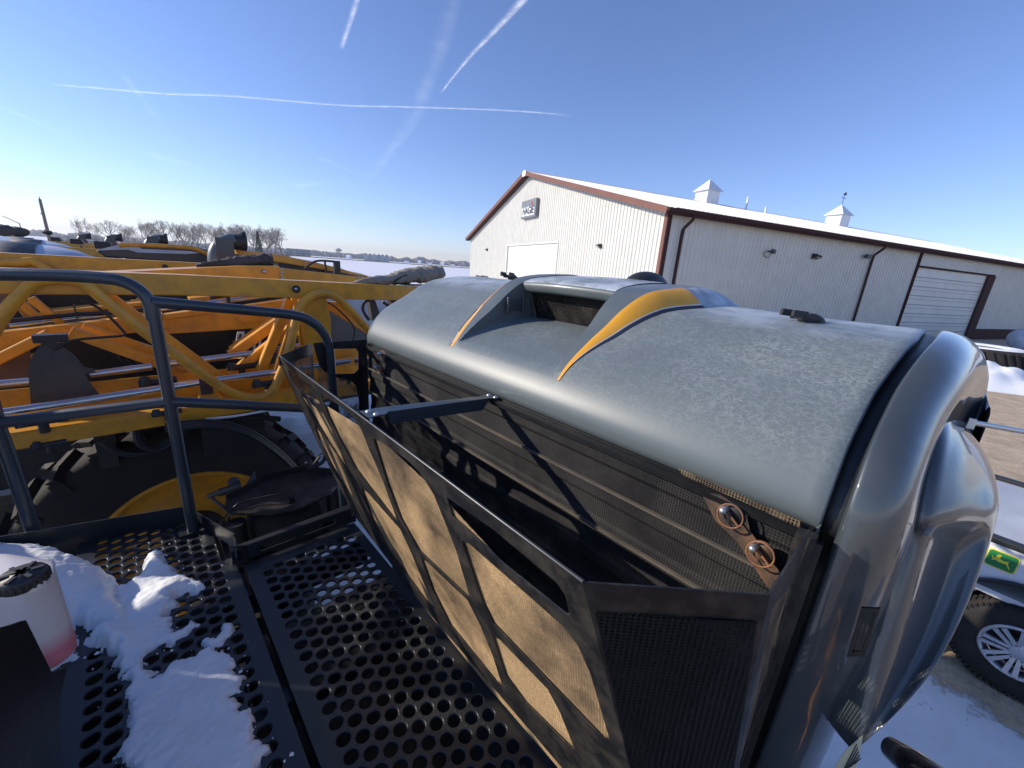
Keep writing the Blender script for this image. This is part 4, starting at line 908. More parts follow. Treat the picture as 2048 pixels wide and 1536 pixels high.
# ---- coolant bottle on its bracket
def jugring(z, cs, sc_=1.0):
    c = sum(cs, Vector()) / len(cs); return [Vector((c.x + (p.x - c.x) * sc_, c.y + (p.y - c.y) * sc_, z)) for p in cs]
j1, j2 = P(166, 1292, z=2.12), P(103, 1342, z=2.12); jd = (j2 - j1); jd.z = 0; jd.normalize(); jn = Vector((-jd.y, jd.x, 0))
if jn.dot(Vector((-1, 0, 0))) < 0: jn = -jn
W1, W2_ = (j2 - j1).length, 0.17
def rrect(z, s_=1.0, k=5, sx=1.0):
    c = (j1 + j2) / 2 + jn * W2_ / 2; out = []
    for qx, qy, a0 in ((1, 1, 0), (-1, 1, 90), (-1, -1, 180), (1, -1, 270)):
        for i in range(k):
            a = radians(a0 + 90 * i / (k - 1)); r = 0.03
            out.append(Vector((c.x, c.y, z)) + jd * (qx * (W1 * 0.5 * 1.25 * s_ * sx - r) + r * cos(a)) + jn * (qy * (W2_ * 0.5 * s_ - r) + r * sin(a)))
    return out
def ringgrid(rs): return [r + [r[0]] for r in rs]
capc = P(46, 1158, z=2.40)
def toward(r, t, s_): 
    c = sum(r, Vector()) / len(r); return [Vector((lerp(c.x, capc.x, t) + (p.x - c.x) * s_, lerp(c.y, capc.y, t) + (p.y - c.y) * s_, p.z)) for p in r]
def jugmat(nm, col):
    m, n, l, b = mat(nm); tc = n.new('ShaderNodeTexCoord'); sz = n.new('ShaderNodeSeparateXYZ'); l.new(tc.outputs['Object'], sz.inputs[0]); mr = n.new('ShaderNodeMapRange'); mr.inputs[1].default_value = 2.15; mr.inputs[2].default_value = 2.195; l.new(sz.outputs[2], mr.inputs[0]); l.new(mixc(n, l, mr.outputs[0], (0.6, 0.2, 0.25), col), b.inputs['Base Color']); b.inputs['Roughness'].default_value = 0.42; b.inputs['Subsurface Weight'].default_value = 0.5; b.inputs['Subsurface Radius'].default_value = (0.03, 0.03, 0.03); b.inputs['Subsurface Scale'].default_value = 0.5
    bump(n, l, b, nz(n, l, 60, 3), 0.08, 0.003); return m
g = MB(); g.grid(ringgrid([rrect(2.115, .93), rrect(2.122, .98), rrect(2.14), rrect(2.25), rrect(2.32), toward(rrect(2.345), .1, .98), toward(rrect(2.362), .25, .93), toward(rrect(2.375), .5, .8), toward(rrect(2.383), .8, .6), toward(rrect(2.385), 1, .42), toward(rrect(2.395), 1, .38)])); g.add(rrect(2.115, .93), [tuple(range(20))]); 
BT = part('coolant_bottle', g, jugmat('translucent_bottle', (0.66, 0.62, 0.62)), SP, 'translucent bottle with pink coolant at its bottom')
g = MB(); g.lathe(capc - Vector((0, 0, 0.012)), (0, 0, 1), [(0.030, 0.0), (0.032, 0.004), (0.032, 0.02), (0.030, 0.024), (0.014, 0.026), (0.012, 0.028), (0, 0.028)], 28)
for k in range(3):
    a = pi * k / 3; e_ = Vector((cos(a), sin(a), 0)); g.beam(capc + e_ * 0.028 + Vector((0, 0, 0.013)), capc - e_ * 0.028 + Vector((0, 0, 0.013)), 0.006, 0.006)
for k in range(24):
    a = 2 * pi * k / 24; e_ = Vector((cos(a), sin(a), 0)); g.beam(capc + e_ * 0.032 + Vector((0, 0, -0.008)), capc + e_ * 0.032 + Vector((0, 0, 0.006)), 0.003, 0.004, up=(1, 0, 0))
part('cap', g, M['plastic'], BT)
def KP(px, py, d=0.0): return P(px, py, n=(1, -0.45, 0), c=(1 * j2.x - 0.45 * j2.y) + 0.012 + d)
g = MB(); g.plate([KP(-60, 1265), KP(15, 1252), KP(52, 1240), KP(66, 1268), KP(104, 1345), KP(134, 1334), KP(120, 1400), KP(120, 1560), KP(-60, 1560)], th=0.008); BK = part('bottle_bracket', g, M['black'], SP)
g = MB(); g.plate([KP(14, 1312, -.012), KP(34, 1306, -.012), KP(82, 1410, -.012), KP(46, 1424, -.012)], th=0.002); part('bracket_strap', g, paint('dusty_strap', (0.12, 0.105, 0.09), 0.7), BK)
# covered pump box further left under the snow
g = MB(); g.box((-0.75, 0.75, 1.8), (-0.33, 1.30, 2.02)); part('pump_box', g, M['black'], SP, bevel=0.01)

# ---- unseen tank shape and slats added left of the frame to shade the walkway
g = MB()
def mk(cx, cy, z0, z1, wx, wy):
    return W2M(Vector((cx, cy, 0))), z0, z1, wx, wy
rows = []
for i in range(13):
    a = -pi / 2 + pi * i / 12; rows.append([W2M(Vector((-2.45 + 0.42 * cos(b * 2 * pi / 24) * cos(a) ** 0.5 if cos(a) > 0 else -2.45, 0.30 + (0.98 * sin(b * 2 * pi / 24)) * (max(0, cos(a)) ** 0.5), 1.92 + 0.56 * sin(a)))) for b in range(25)])
g.grid(rows); part('product_tank', g, M['cowl'], SP, 'unseen grey tank shape added to shade the walkway')
g = MB()
for y0_, y1_, z0_, z1_ in ((-0.7, 0.80, 2.36, 2.86), (0.79, 0.87, 2.36, 2.66), (0.87, 0.99, 2.36, 2.84), (0.98, 1.06, 2.36, 2.56), (1.05, 1.11, 2.36, 2.86), (1.17, 1.34, 2.36, 2.84)):
    a_, b_ = W2M(Vector((-2.2, y0_, z0_))), W2M(Vector((-2.2, y1_, z1_))); g.plate([W2M(Vector((-2.2, y0_, z0_))), W2M(Vector((-2.2, y1_, z0_))), W2M(Vector((-2.2, y1_ - 0.01, z1_))), W2M(Vector((-2.2, y0_ + 0.01, z1_ - 0.02)))], th=0.03)
a_, b_ = W2M(Vector((-2.2, -0.7, 2.62))), W2M(Vector((-2.2, 1.3, 2.62))); g.beam(a_, b_, 0.03, 0.035); part('shade_slats', g, M['deck'], SP)  # row of slats added, gapped to let bands of sun onto the deck

# ============================================================ neighbouring sprayers in the row
def neighbour(u0_, label, lite=False, dv=0.0):
    N = root('crop_sprayer', label, 'sprayer', (0.0, u0_, 0.0), group='sprayers parked in the row')
    def q(v, u, z): return Vector((v + dv, u0_ + u, z))
    g = MB(); g.beam(q(-7.5, 0.06, 2.825), q(1.1, 0.06, 2.80), 0.12, 0.115, bev=0.008); g.beam(q(1.1, .06, 2.80), q(2.4, .06, 2.70), 0.12, 0.11, bev=0.008); BM = part('boom_beam', g, M['amber'], N)
    g = MB(); g.beam(q(-7.5, 0.06, 2.05), q(1.4, 0.06, 2.08), 0.1, 0.09); part('lower_chord', g, M['amber'], BM)
    g = MB()
    for k in range(5):
        v0_ = 0.95 - k * 1.55
        g.tube(smooth([q(v0_ - 0.75, -0.03, 2.10), q(v0_ - 0.55, -0.03, 2.2), q(v0_ - 0.25, -0.03, 2.62), q(v0_ - 0.1, -0.03, 2.77), q(v0_ + 0.05, -0.03, 2.80), q(v0_ + 0.18, -0.03, 2.76), q(v0_ + 0.55, -0.03, 2.25), q(v0_ + 0.8, -0.03, 2.10)], 6), 0.03, 12)
    part('bent_tube', g, M['amber'], BM)
    g = MB(); g.lathe(q(0.25, -0.01, 2.815), (0, -1, 0), [(0.02, 0), (0.02, 0.012), (0, 0.012)], 14); part('pivot_bolt', g, M['plastic'], BM)
    # rear engine hood
    hp = [(0.90, 2.30), (0.89, 2.58), (0.93, 2.70), (1.05, 2.79), (1.25, 2.865), (1.6, 2.89), (2.0, 2.86), (2.5, 2.78), (3.1, 2.62), (3.3, 2.45), (3.32, 1.6)]
    g = MB(); rows = []
    for v, z in hp:
        r = []
        for j in range(17):
            t = j / 16; e_ = abs(2 * t - 1); sag = 0.10 * e_ ** 6 + (0.03 if 0.3 < t < 0.7 else 0)
            r.append(q(v, 0.95 + 1.95 * t, z - sag))
        rows.append(r)
    rows2 = [[p for p in r] for r in rows]; g.grid(rows2)
    for s_ in (0, -1): g.add([r[s_] for r in rows2] + [q(2.2, 0.95 if s_ == 0 else 2.9, 1.6)], [tuple(range(len(rows2) + 1))])
    H = part('hood', g, M['cowl'] if lite else M['tank'], N)
    g = MB(); st = [[Vector(p) + Vector((0, 0, 0.012)) for p in r[1:5]] for r in rows2[2:9]]; g.grid(st); st = [[Vector(p) + Vector((0, 0, 0.012)) for p in r[12:16]] for r in rows2[2:9]]; g.grid(st); part('amber_stripe', g, M['amber'], H, solid=0.01)
    g = MB(); g.box(q(1.35, 1.0, 2.90), q(1.45, 1.14, 2.95)); part('hood_latch', g, M['plastic'], H, bevel=0.01)
    # body, cab side and tank
    g = MB(); g.box(q(-6.6, 0.3, 0.95), q(0.8, 3.0, 2.45)); g.box(q(0.8, 1.0, 1.0), q(3.1, 2.85, 2.3)); g.box(q(-5.8, 1.2, 0.9), q(-1.6, 2.7, 1.6)); part('chassis_body', g, M['black'], N, bevel=0.02)
    g = MB(); rows = []
    for i in range(17):
        t = i / 16; x = -2.1 + 2.15 * t; k_ = (1 - abs(2 * t - 1) ** 5) ** 0.5
        rows.append([q(x, 1.9 + 0.85 * k_ * cos(a), 2.05 + 0.86 * k_ * sin(a)) for a in [2 * pi * j / 24 for j in range(25)]])
    g.grid(rows); TK = part('product_tank', g, M['tank'], N)
    g = MB()
    for x0, x1 in ((-0.95, -0.62),):
        r = [[q(x, 1.9 + 0.865 * cos(a), 2.05 + 0.872 * sin(a)) for a in [pi * j / 16 for j in range(17)]] for x in (x0, x1)]; g.grid(r)
    part('tank_band', g, M['greyp'], TK, solid=0.01)
    g = MB(); g.box(q(0.02, 1.15, 2.5), q(0.22, 1.55, 2.97)); g.beam(q(0.2, 1.35, 2.95), q(0.34, 1.35, 2.45), 0.4, 0.05); part('air_box', g, M['plastic'], N, bevel=0.015)
    # intake stack with shield plate and flared cap
    sx = 0.72
    g = MB(); g.tube(smooth([q(sx - 0.02, 0.5, 2.45), q(sx - 0.04, 0.5, 2.80), q(sx - 0.02, 0.5, 2.96), q(sx + 0.05, 0.5, 3.05), q(sx + 0.14, 0.5, 3.08)], 5), 0.075, 14); IN = part('intake_stack', g, M['hoodp'], N)
    g = MB(); rows = []
    for i, (x, z, r) in enumerate(((0.08, 3.06, 0.07), (0.14, 3.068, 0.075), (0.19, 3.075, 0.085), (0.23, 3.085, 0.10), (0.235, 3.085, 0.085), (0.2, 3.07, 0.05))):
        rows.append([q(sx + x, 0.5 + r * cos(a), z + r * sin(a)) for a in [2 * pi * j / 20 for j in range(21)]])
    g.grid(rows); part('flared_cap', g, M['plastic'], IN)
    g = MB(); g.box(q(sx - 0.04, 0.40, 2.94), q(sx + 0.11, 0.412, 3.10)); part('shield_plate', g, M['rail'], IN); g = MB(); g.box(q(sx - 0.05, 0.39, 2.86), q(sx + 0.14, 0.40, 2.955)); part('shield_foot', g, paint('dusty_grey', (0.10, 0.08, 0.075), 0.7), IN)
    # hose bracket arch on the right
    g = MB(); g.tube(smooth([q(1.42, 0.4, 2.78), q(1.5, 0.4, 2.86), q(1.58, 0.4, 2.92), q(1.66, 0.4, 2.94), q(1.8, 0.4, 2.94)], 5), 0.012, 8); g.cyl(q(1.7, 0.4, 2.94), q(1.72, 0.4, 2.76), 0.012, 8); g.box(q(1.80, 0.38, 2.76), q(1.87, 0.42, 2.95)); part('hose_bracket', g, M['plastic'], N)
    for vv_, uu_ in ((0.1, 0.75), (0.1, 3.0)): ag_wheel(N, q(vv_, uu_, 0.93), axis=(0, 1, 0), lugs=20, hub=uu_ < 1)
    return N
N1 = neighbour(4.6, 'amber crop sprayer parked next in the row behind the guard rail')
def copy_tree(o, parent=None):
    c = o.copy(); COL.objects.link(c); c.parent = parent
    for ch in list(o.children): copy_tree(ch, c)
    return c
for dv, du, lab in ((-0.35, 4.3, 'second crop sprayer beyond the guard rail, only its amber beam and stack in view'), (-0.9, 8.9, 'third crop sprayer in the row, far left below the bare trees'), (-1.6, 13.8, 'farthest crop sprayer in the row, just below the utility pole')):
    c = copy_tree(N1); c.location = M2W((dv, 4.6 + du, 0)); c['label'] = lab
# roof fairing, tank guard parts that only the nearest neighbour shows
u_ = 5.6
g = MB(); g.plate([P(x, y, u=u_) for x, y in ((192, 502), (214, 496), (240, 490), (262, 488), (300, 490), (395, 494), (420, 502), (440, 514), (450, 530), (210, 514))], th=0.7, nrm=(0, 1, 0)); CR = part('roof_fairing', g, M['rail'], N1, 'faceted grey roof fairing with amber edge', bevel=0.012)
g = MB(); g.plate([P(x, y, u=5.57) for x, y in ((192, 501), (214, 495), (240, 489), (262, 488), (285, 498), (380, 502), (400, 506), (372, 508), (275, 505), (255, 499))], th=0.03, nrm=(0, 1, 0)); part('frost_strip', g, M['tank'], CR)
g = MB(); ptube(g, [(238, 492), (250, 490), (300, 491), (380, 496), (408, 505), (432, 516)], 5.58, 0.022); part('amber_edge', g, M['amber'], CR)
g = MB(); g.plate([P(x, y, u=5.2) for x, y in ((470, 499), (560, 510), (620, 522), (683, 537), (726, 553), (690, 549), (640, 538), (560, 525), (480, 514))], th=0.7, nrm=(0, 1, 0)); part('hood_crest', g, M['amber'], N1, bevel=0.01)
g = MB(); g.plate([P(x, y, u=5.22) for x, y in ((558, 522), (650, 541), (650, 575), (558, 575))], th=0.6, nrm=(0, 1, 0)); part('open_bay', g, M['black'], N1)
g = MB(); g.plate([P(x, y, u=5.18) for x, y in ((650, 540), (690, 546), (726, 555), (742, 568), (742, 580), (650, 580))], th=0.7, nrm=(0, 1, 0)); part('hood_nose', g, M['rail'], N1, bevel=0.015)
# dark side panel with lettering seen through the boom
g = MB(); prism(g, [(500, 668), (610, 650), (650, 650), (735, 660), (735, 705), (480, 720)], 4.2, 0.03); prism(g, [(655, 625), (690, 612), (735, 655), (735, 700), (655, 700)], 4.15, 0.03); SPN = part('side_panel', g, M['rail'], N1, 'dark blue-grey side panel with white outlined lettering')
def plane_mtx(o, ex, ey, nrm): return Matrix(((ex.x, ey.x, nrm.x, o.x), (ex.y, ey.y, nrm.y, o.y), (ex.z, ey.z, nrm.z, o.z), (0, 0, 0, 1)))
bN1 = Vector((0, 4.6, 0)); tc_ = P(570, 686, u=4.17) - bN1
mt = plane_mtx(tc_, Vector((1, 0, 0.0)), Vector((0, 0, 1)), Vector((0, -1, 0)))
text_mesh('HAGIE', 0.30, 0.004, M['white'], 'lettering', SPN, mt, bold=0.012, shear=0.25)
mt2 = plane_mtx(tc_ + Vector((0, -0.006, 0)), Vector((1, 0, 0.0)), Vector((0, 0, 1)), Vector((0, -1, 0)))
text_mesh('HAGIE', 0.30, 0.003, M['edge_dark'], 'lettering', SPN, mt2, bold=-0.006, shear=0.25)
g = MB(); g.lathe(P(601, 664, u=4.165), (0, -1, 0), [(0.032, 0), (0.032, 0.004), (0, 0.004)], 20); part('red_dot', g, M['red'], SPN)

# ============================================================ machine shed
GA = radians(-23.0); BW, EV, RG, BL = 33.4, 6.25, 10.55, 62.0
cnr = Vector((6.8 * 1.0, 20.21, 0))
uG = Vector((sin(GA), cos(GA), 0)); uL = Vector((cos(GA), -sin(GA), 0))
BLD = bpy.data.objects.new('machine_shed', None); COL.objects.link(BLD); BLD.location = cnr; BLD.rotation_euler = (0, 0, -GA); BLD['_b'] = [0, 0, 0]
tag(BLD, 'large white ribbed steel machine shed with brown trim behind the sprayer', 'shed')
# local: x = along the long wall, y = along the gable
def LB(px, py, long_=False):
    """point on the gable wall (x=0) or the long wall (y=0) in shed coordinates"""
    n = uG if long_ else uL; q = WP(px, py, n=n, c=n.dot(cnr)) - cnr
    return Vector((q.dot(uL), q.dot(uG), q.z))
def roofz(y): return EV + (RG - EV) * (1 - abs(y - BW / 2) / (BW / 2))
def ribbed(x0, x1, zb, zt, plane, pitch=0.30, dep=0.032, cut=None, offs=0.0):
    """ribbed steel sheet; plane 'g' -> x=const, 'l' -> y=const. zt may be a function"""
    pr = []; x = x0
    while x < x1 - 1e-6:
        for dx, dd in ((0, 0), (pitch - 0.10, 0), (pitch - 0.075, dep), (pitch - 0.025, dep)):
            if x + dx < x1: pr.append((x + dx, dd))
        x += pitch
    pr.append((x1, 0)); g = MB(); f = zt if callable(zt) else (lambda a: zt)
    def pt(a, dd, z): return (-dd - offs, a, z) if plane == 'g' else (a, -dd - offs, z)
    g.grid([[pt(a, dd, zb) for a, dd in pr], [pt(a, dd, f(a)) for a, dd in pr]], 0, False); return g
g0 = min(LB(1016, 490).y, LB(1116, 487).y); g1 = max(LB(1016, 490).y, LB(1116, 487).y); gdt = 5.02
g = ribbed(0, g0, 0, roofz, 'g'); g2_ = ribbed(g1, BW, 0, roofz, 'g'); g3_ = ribbed(g0, g1, gdt, roofz, 'g')
for h in (g2_, g3_): g.add(h.v, h.f)
GW = part('gable_wall', g, M['wall'], BLD, fixn=False)
l0, l1, ldt = LB(1834, 534, True).x, LB(1978, 551, True).x, 5.05
l0h, l1h = LB(1844, 502, True).x, l1 + 1.1
g = ribbed(0, l0h, 0, EV, 'l'); h = ribbed(l0h, l1h, ldt + 0.1, EV, 'l', offs=0.12); g.add(h.v, h.f); h = ribbed(l1h, BL, 0.9, EV, 'l'); g.add(h.v, h.f); part('long_wall', g, M['wall'], BLD, fixn=False)
g = MB(); g.box((l1h, 0.0, 0), (BL, 0.05, 0.9)); g.box((-0.03, -0.01, 0), (0.0, BW, 0.3)); part('wainscot', g, M['brown'], BLD)
def ohdoor(g, x0, x1, zt, plane, npan):
    for k in range(npan):
        za, zb = k * zt / npan + 0.012, (k + 1) * zt / npan - 0.012
        (g.box((0.06, x0, za), (0.10, x1, zb)) if plane == 'g' else g.box((x0, 0.10, za), (x1, 0.14, zb)))
        if plane == 'l':
            pass
    (g.box((0.101, x0, 0), (0.14, x1, zt)) if plane == 'g' else g.box((x0, 0.141, 0), (x1, 0.18, zt)))
g = MB(); ohdoor(g, g0, g1, gdt, 'g', 5); GD = part('overhead_door', g, M['door'], BLD, 'plain white overhead door in the sunlit gable'); g = MB()
for k in range(1, 5): g.box((0.045, g0 + .1, k * gdt / 5 - 0.02), (0.058, g1 - .1, k * gdt / 5 + 0.02))
part('door_seam', g, simple('seam_cream', (0.5, 0.49, 0.45), 0.6), GD)
g = MB(); ohdoor(g, l0, l1, ldt, 'l', 8); LD = part('overhead_door', g, M['door'], BLD, 'white panelled overhead door in the shaded long wall')
g = MB()
for k in range(1, 8): z_ = k * ldt / 8; g.box((l0 + .1, 0.085, z_ - 0.035), (l1 - .1, 0.098, z_ + 0.035)); g.box((l0 + .1, 0.085, z_ - 0.26), (l1 - .1, 0.098, z_ - 0.225))
part('door_seam', g, simple('seam_grey', (0.36, 0.37, 0.38), 0.6), LD)
g = MB(); g.box((-0.045, g1, 0), (0.06, g1 + 0.22, gdt + 0.2)); g.box((-0.045, g0 - 0.12, 0), (0.06, g0, gdt + 0.2)); g.box((-0.045, g0, gdt), (0.06, g1, gdt + 0.16)); part('door_trim', g, M['wall'], BLD)
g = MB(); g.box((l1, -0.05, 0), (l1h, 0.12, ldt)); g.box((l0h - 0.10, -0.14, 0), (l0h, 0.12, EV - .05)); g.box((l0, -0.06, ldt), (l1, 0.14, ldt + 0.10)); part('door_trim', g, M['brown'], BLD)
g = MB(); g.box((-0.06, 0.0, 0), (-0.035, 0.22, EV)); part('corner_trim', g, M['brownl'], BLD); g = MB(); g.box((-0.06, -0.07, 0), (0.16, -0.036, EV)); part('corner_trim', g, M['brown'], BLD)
# roof: ribbed steel with snow, fascia, gutter
OV = 0.45; OG = 0.55
def rz(y): return roofz(y) + 0.06
g = MB(); sgn = []
xs = [-OG + k * 0.3 for k in range(int((BL + 1) / 0.3))]
def rp(x, y, dz=0.0): return (x, y, rz(y) + dz if 0 <= y <= BW else (EV + 0.06 - (RG - EV) / (BW / 2) * (-y if y < 0 else y - BW)) + dz)
prx = []
for x in xs: prx += [(x, 0), (x + 0.2, 0), (x + 0.225, 0.035), (x + 0.275, 0.035)]
ys = [-OV, 0, BW / 2]; g.grid([[rp(x, y, d) for x, d in prx] for y in ys], 0, False); ys = [BW / 2, BW, BW + OV]; g.grid([[rp(x, y, d) for x, d in prx] for y in ys], 0, False)
def roof_mat():
    m, n, l, b = mat('white_roof_steel_with_thin_snow'); a = nz(n, l, 0.35, 6, 0.65, stretch=(1, 0.5, 1))
    l.new(mixc(n, l, ramp(n, l, a, [(0.4, 0), (0.55, 1)]), (0.72, 0.71, 0.68), (0.86, 0.86, 0.86)), b.inputs['Base Color']); b.inputs['Roughness'].default_value = 0.6; return m
RO = part('roof', g, roof_mat(), BLD, fixn=False)
g = MB()
for s_ in (0, 1):
    ya, yb = (-OV, BW / 2) if s_ == 0 else (BW + OV, BW / 2)
    a, b = Vector(rp(-OG, ya, -0.13)), Vector(rp(-OG, yb, -0.13)); g.beam(a, b, 0.05, 0.30, up=(0, 0, 1))
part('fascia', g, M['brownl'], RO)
g = MB()
for s_ in (0, 1):
    ya, yb = (-OV, BW / 2) if s_ == 0 else (BW + OV, BW / 2)
    g.add([rp(-OG + .03, ya, -0.26), rp(0.0, ya, -0.26), rp(0.0, yb, -0.26), rp(-OG + .03, yb, -0.26)], [(0, 1, 2, 3)])
g.add([(0, -OV, EV - 0.02), (BL, -OV, EV - 0.02), (BL, 0, EV - 0.02), (0, 0, EV - 0.02)], [(0, 1, 2, 3)])
part('soffit', g, M['brown'], RO)
g = MB(); zg = rp(0, -OV)[2]; g.box((-OG, -OV - 0.13, zg - 0.17), (BL, -OV - 0.002, zg - 0.02)); g.box((-OG, -OV, zg - 0.30), (BL, -OV + 0.03, zg - 0.03)); part('gutter', g, M['brown'], RO)
g = MB(); g.add([rp(-OG - .03, BW / 2 - .35, .06), rp(-OG - .03, BW / 2, .10), rp(-OG - .03, BW / 2 + .35, .06), rp(-OG - .03, BW / 2 + .3, -.3), rp(-OG - .03, BW / 2 - .3, -.3)], [(0, 1, 2, 3, 4)]); g.grid([[rp(-OG, BW / 2 - .35, .05), rp(BL, BW / 2 - .35, .05)], [rp(-OG, BW / 2, .10), rp(BL, BW / 2, .10)], [rp(-OG, BW / 2 + .35, .05), rp(BL, BW / 2 + .35, .05)]], 0, False); part('ridge_cap', g, M['white'], RO)
def downspout(x):
    g = MB(); pa = [(x + 0.25, -OV - 0.06, EV - 0.15), (x + 0.25, -OV - 0.06, EV - 0.42), (x + 0.1, -0.14, EV - 0.85), (x + 0.1, -0.11, EV - 1.2), (x + 0.1, -0.11, 0.1)]
    for a, b in zip(pa, pa[1:]): g.beam(a, b, 0.12, 0.09, up=(0, 1, 0.01))
    part('downspout', g, M['brown'], BLD)
downspout(LB(1352, 500, True).x); downspout(LB(1742, 508, True).x)
def cupola(px, py, s, vane):
    d = ray(px, py); n = uG; q = WP(px, py, n=n, c=n.dot(cnr + uG * (BW / 2))) - cnr; x = q.dot(uL); g = MB(); zb = RG - 0.5
    hh = 1.05 * s; w_ = 0.78 * s
    for k in range(12):
        t0, t1 = k / 12, (k + 0.8) / 12; g.box((x - w_, BW / 2 - w_, lerp(zb, RG + hh, t0)), (x + w_, BW / 2 + w_, lerp(zb, RG + hh, t1)))
    g.box((x - w_ * .97, BW / 2 - w_ * .97, zb), (x + w_ * .97, BW / 2 + w_ * .97, RG + hh)); CU = part('cupola', g, M['white'], RO, 'white louvred cupola' + (' with weather vane' if vane else ''))
    g = MB(); e_ = w_ * 1.3; ap = (x, BW / 2, RG + hh + 1.15 * s); c4 = [(x - e_, BW / 2 - e_, RG + hh), (x + e_, BW / 2 - e_, RG + hh), (x + e_, BW / 2 + e_, RG + hh), (x - e_, BW / 2 + e_, RG + hh)]
    g.add(c4 + [ap], [(0, 1, 4), (1, 2, 4), (2, 3, 4), (3, 0, 4), (3, 2, 1, 0)]); part('cupola_roof', g, M['white'], CU)
    if vane:
        g = MB(); z_ = ap[2]; g.cyl(ap, (x, BW / 2, z_ + 1.3), 0.03, 6); g.cyl((x - .45, BW / 2, z_ + .7), (x + .45, BW / 2, z_ + .7), 0.03, 6); g.plate([(x - .3, BW / 2, z_ + 1.0), (x + .35, BW / 2, z_ + 1.0), (x + .2, BW / 2, z_ + 1.35), (x - .05, BW / 2, z_ + 1.2)], th=0.03); part('weather_vane', g, M['edge_dark'], CU)
cupola(1412, 405, 1.0, False); cupola(1673, 448, 1.08, True)
g = MB(); q = WP(1493, 412, n=uG, c=uG.dot(cnr + uG * (BW / 2 - 1.5))) - cnr; xx = q.dot(uL); g.cyl((xx, BW / 2 - 1.5, RG - .6), (xx, BW / 2 - 1.5, RG + .9), 0.10, 10); g.cyl((xx + 3.2, BW / 2 - 1.2, RG - .6), (xx + 3.2, BW / 2 - 1.2, RG + .35), 0.10, 10); part('vent_pipe', g, M['white'], RO)
# sign
s0, s1 = LB(1050, 420).y, LB(1078, 420).y; sz1, sz0 = LB(1064, 401).z, LB(1064, 436).z; sy = (s0 + s1) / 2; sw = abs(s0 - s1) * 1.02
g = MB(); g.box((-0.32, sy - sw / 2, sz0), (-0.05, sy + sw / 2, sz1)); SG = part('wall_sign', g, simple('sign_grey', (0.17, 0.18, 0.20), 0.5), BLD, 'grey wall sign with white lettering and a red dot', bevel=0.02)
g = MB(); hz_ = (sz1 - sz0); g.box((-0.335, sy - sw * .42, sz0 + hz_ * .12), (-0.32, sy + sw * .44, sz0 + hz_ * .62)); part('sign_plate', g, M['white'], SG)
mt = plane_mtx(Vector((-0.345, sy - 0.0, sz0 + hz_ * .38)), Vector((0, -1, 0)), Vector((0, 0, 1)), Vector((-1, 0, 0))); text_mesh('HAGIE', sw * .27, 0.008, M['edge_dark'], 'sign_lettering', SG, mt, bold=0.02, shear=0.15)
g = MB(); g.lathe((-0.325, sy - sw * .24, sz0 + hz_ * .76), (-1, 0, 0), [(0.13, 0), (0.13, 0.02), (0, 0.02)], 18); part('red_dot', g, M['red'], SG)
def glow(x, y, z, pl_):
    g = MB(); f = (lambda a, b, c: (-b * .5, y + a * .5, z + c * .5)) if pl_ == 'g' else (lambda a, b, c: (x + a * .8, -b * .8, z + c * .8))
    g.plate([f(-.25, .04, .2), f(.25, .04, .2), f(.25, .45, .05), f(-.25, .45, .05)], th=0.06); g.plate([f(-.25, .04, .2), f(-.25, .45, .05), f(-.25, .35, -.1), f(-.25, .04, -.2)], th=0.03); g.plate([f(.25, .04, .2), f(.25, .45, .05), f(.25, .35, -.1), f(.25, .04, -.2)], th=0.03)
    L_ = part('wall_light', g, M['plastic'], BLD); g = MB(); g.plate([f(-.2, .42, .04), f(.2, .42, .04), f(.2, .3, -.14), f(-.2, .3, -.14)], th=0.02); part('lamp_lens', g, M['zinc'], L_)
q = LB(1627, 513, True); glow(q.x, 0, q.z, 'l'); q = LB(1201, 493); glow(0, q.y, q.z, 'g'); q = LB(975, 500); glow(0, q.y, q.z, 'g')
q = LB(1535, 503, True); g = MB(); g.cyl((q.x, -0.04, q.z), (q.x, -0.3, q.z), 0.05, 8); g.box((q.x - .1, -.42, q.z - .12), (q.x + .1, -.28, q.z + .1)); g.tube(smooth([(q.x - .1, -.06, q.z), (q.x - .35, -.06, q.z - .1), (q.x - .2, -.06, q.z - .25), (q.x + .15, -.06, q.z - .3), (q.x + .3, -.06, q.z + .2)], 5), 0.015, 6); part('camera_bracket', g, M['greyp'], BLD)
q = LB(1727, 513, True); g = MB(); g.box((q.x - .25, -.35, q.z - .12), (q.x + .25, -.2, q.z + .12)); g.cyl((q.x, -.04, q.z), (q.x, -.3, q.z), 0.05, 8); part('camera_bracket', g, M['greyp'], BLD)
q = LB(1550, 625, True)
g = MB(); g.box((0.05, BW, 0), (BL, BW + .03, EV)); g.add([(BL, 0, 0), (BL, BW, 0), (BL, BW, EV), (BL, BW / 2, RG), (BL, 0, EV)], [(0, 1, 2, 3, 4)]); part('back_wall', g, M['wall'], BLD)

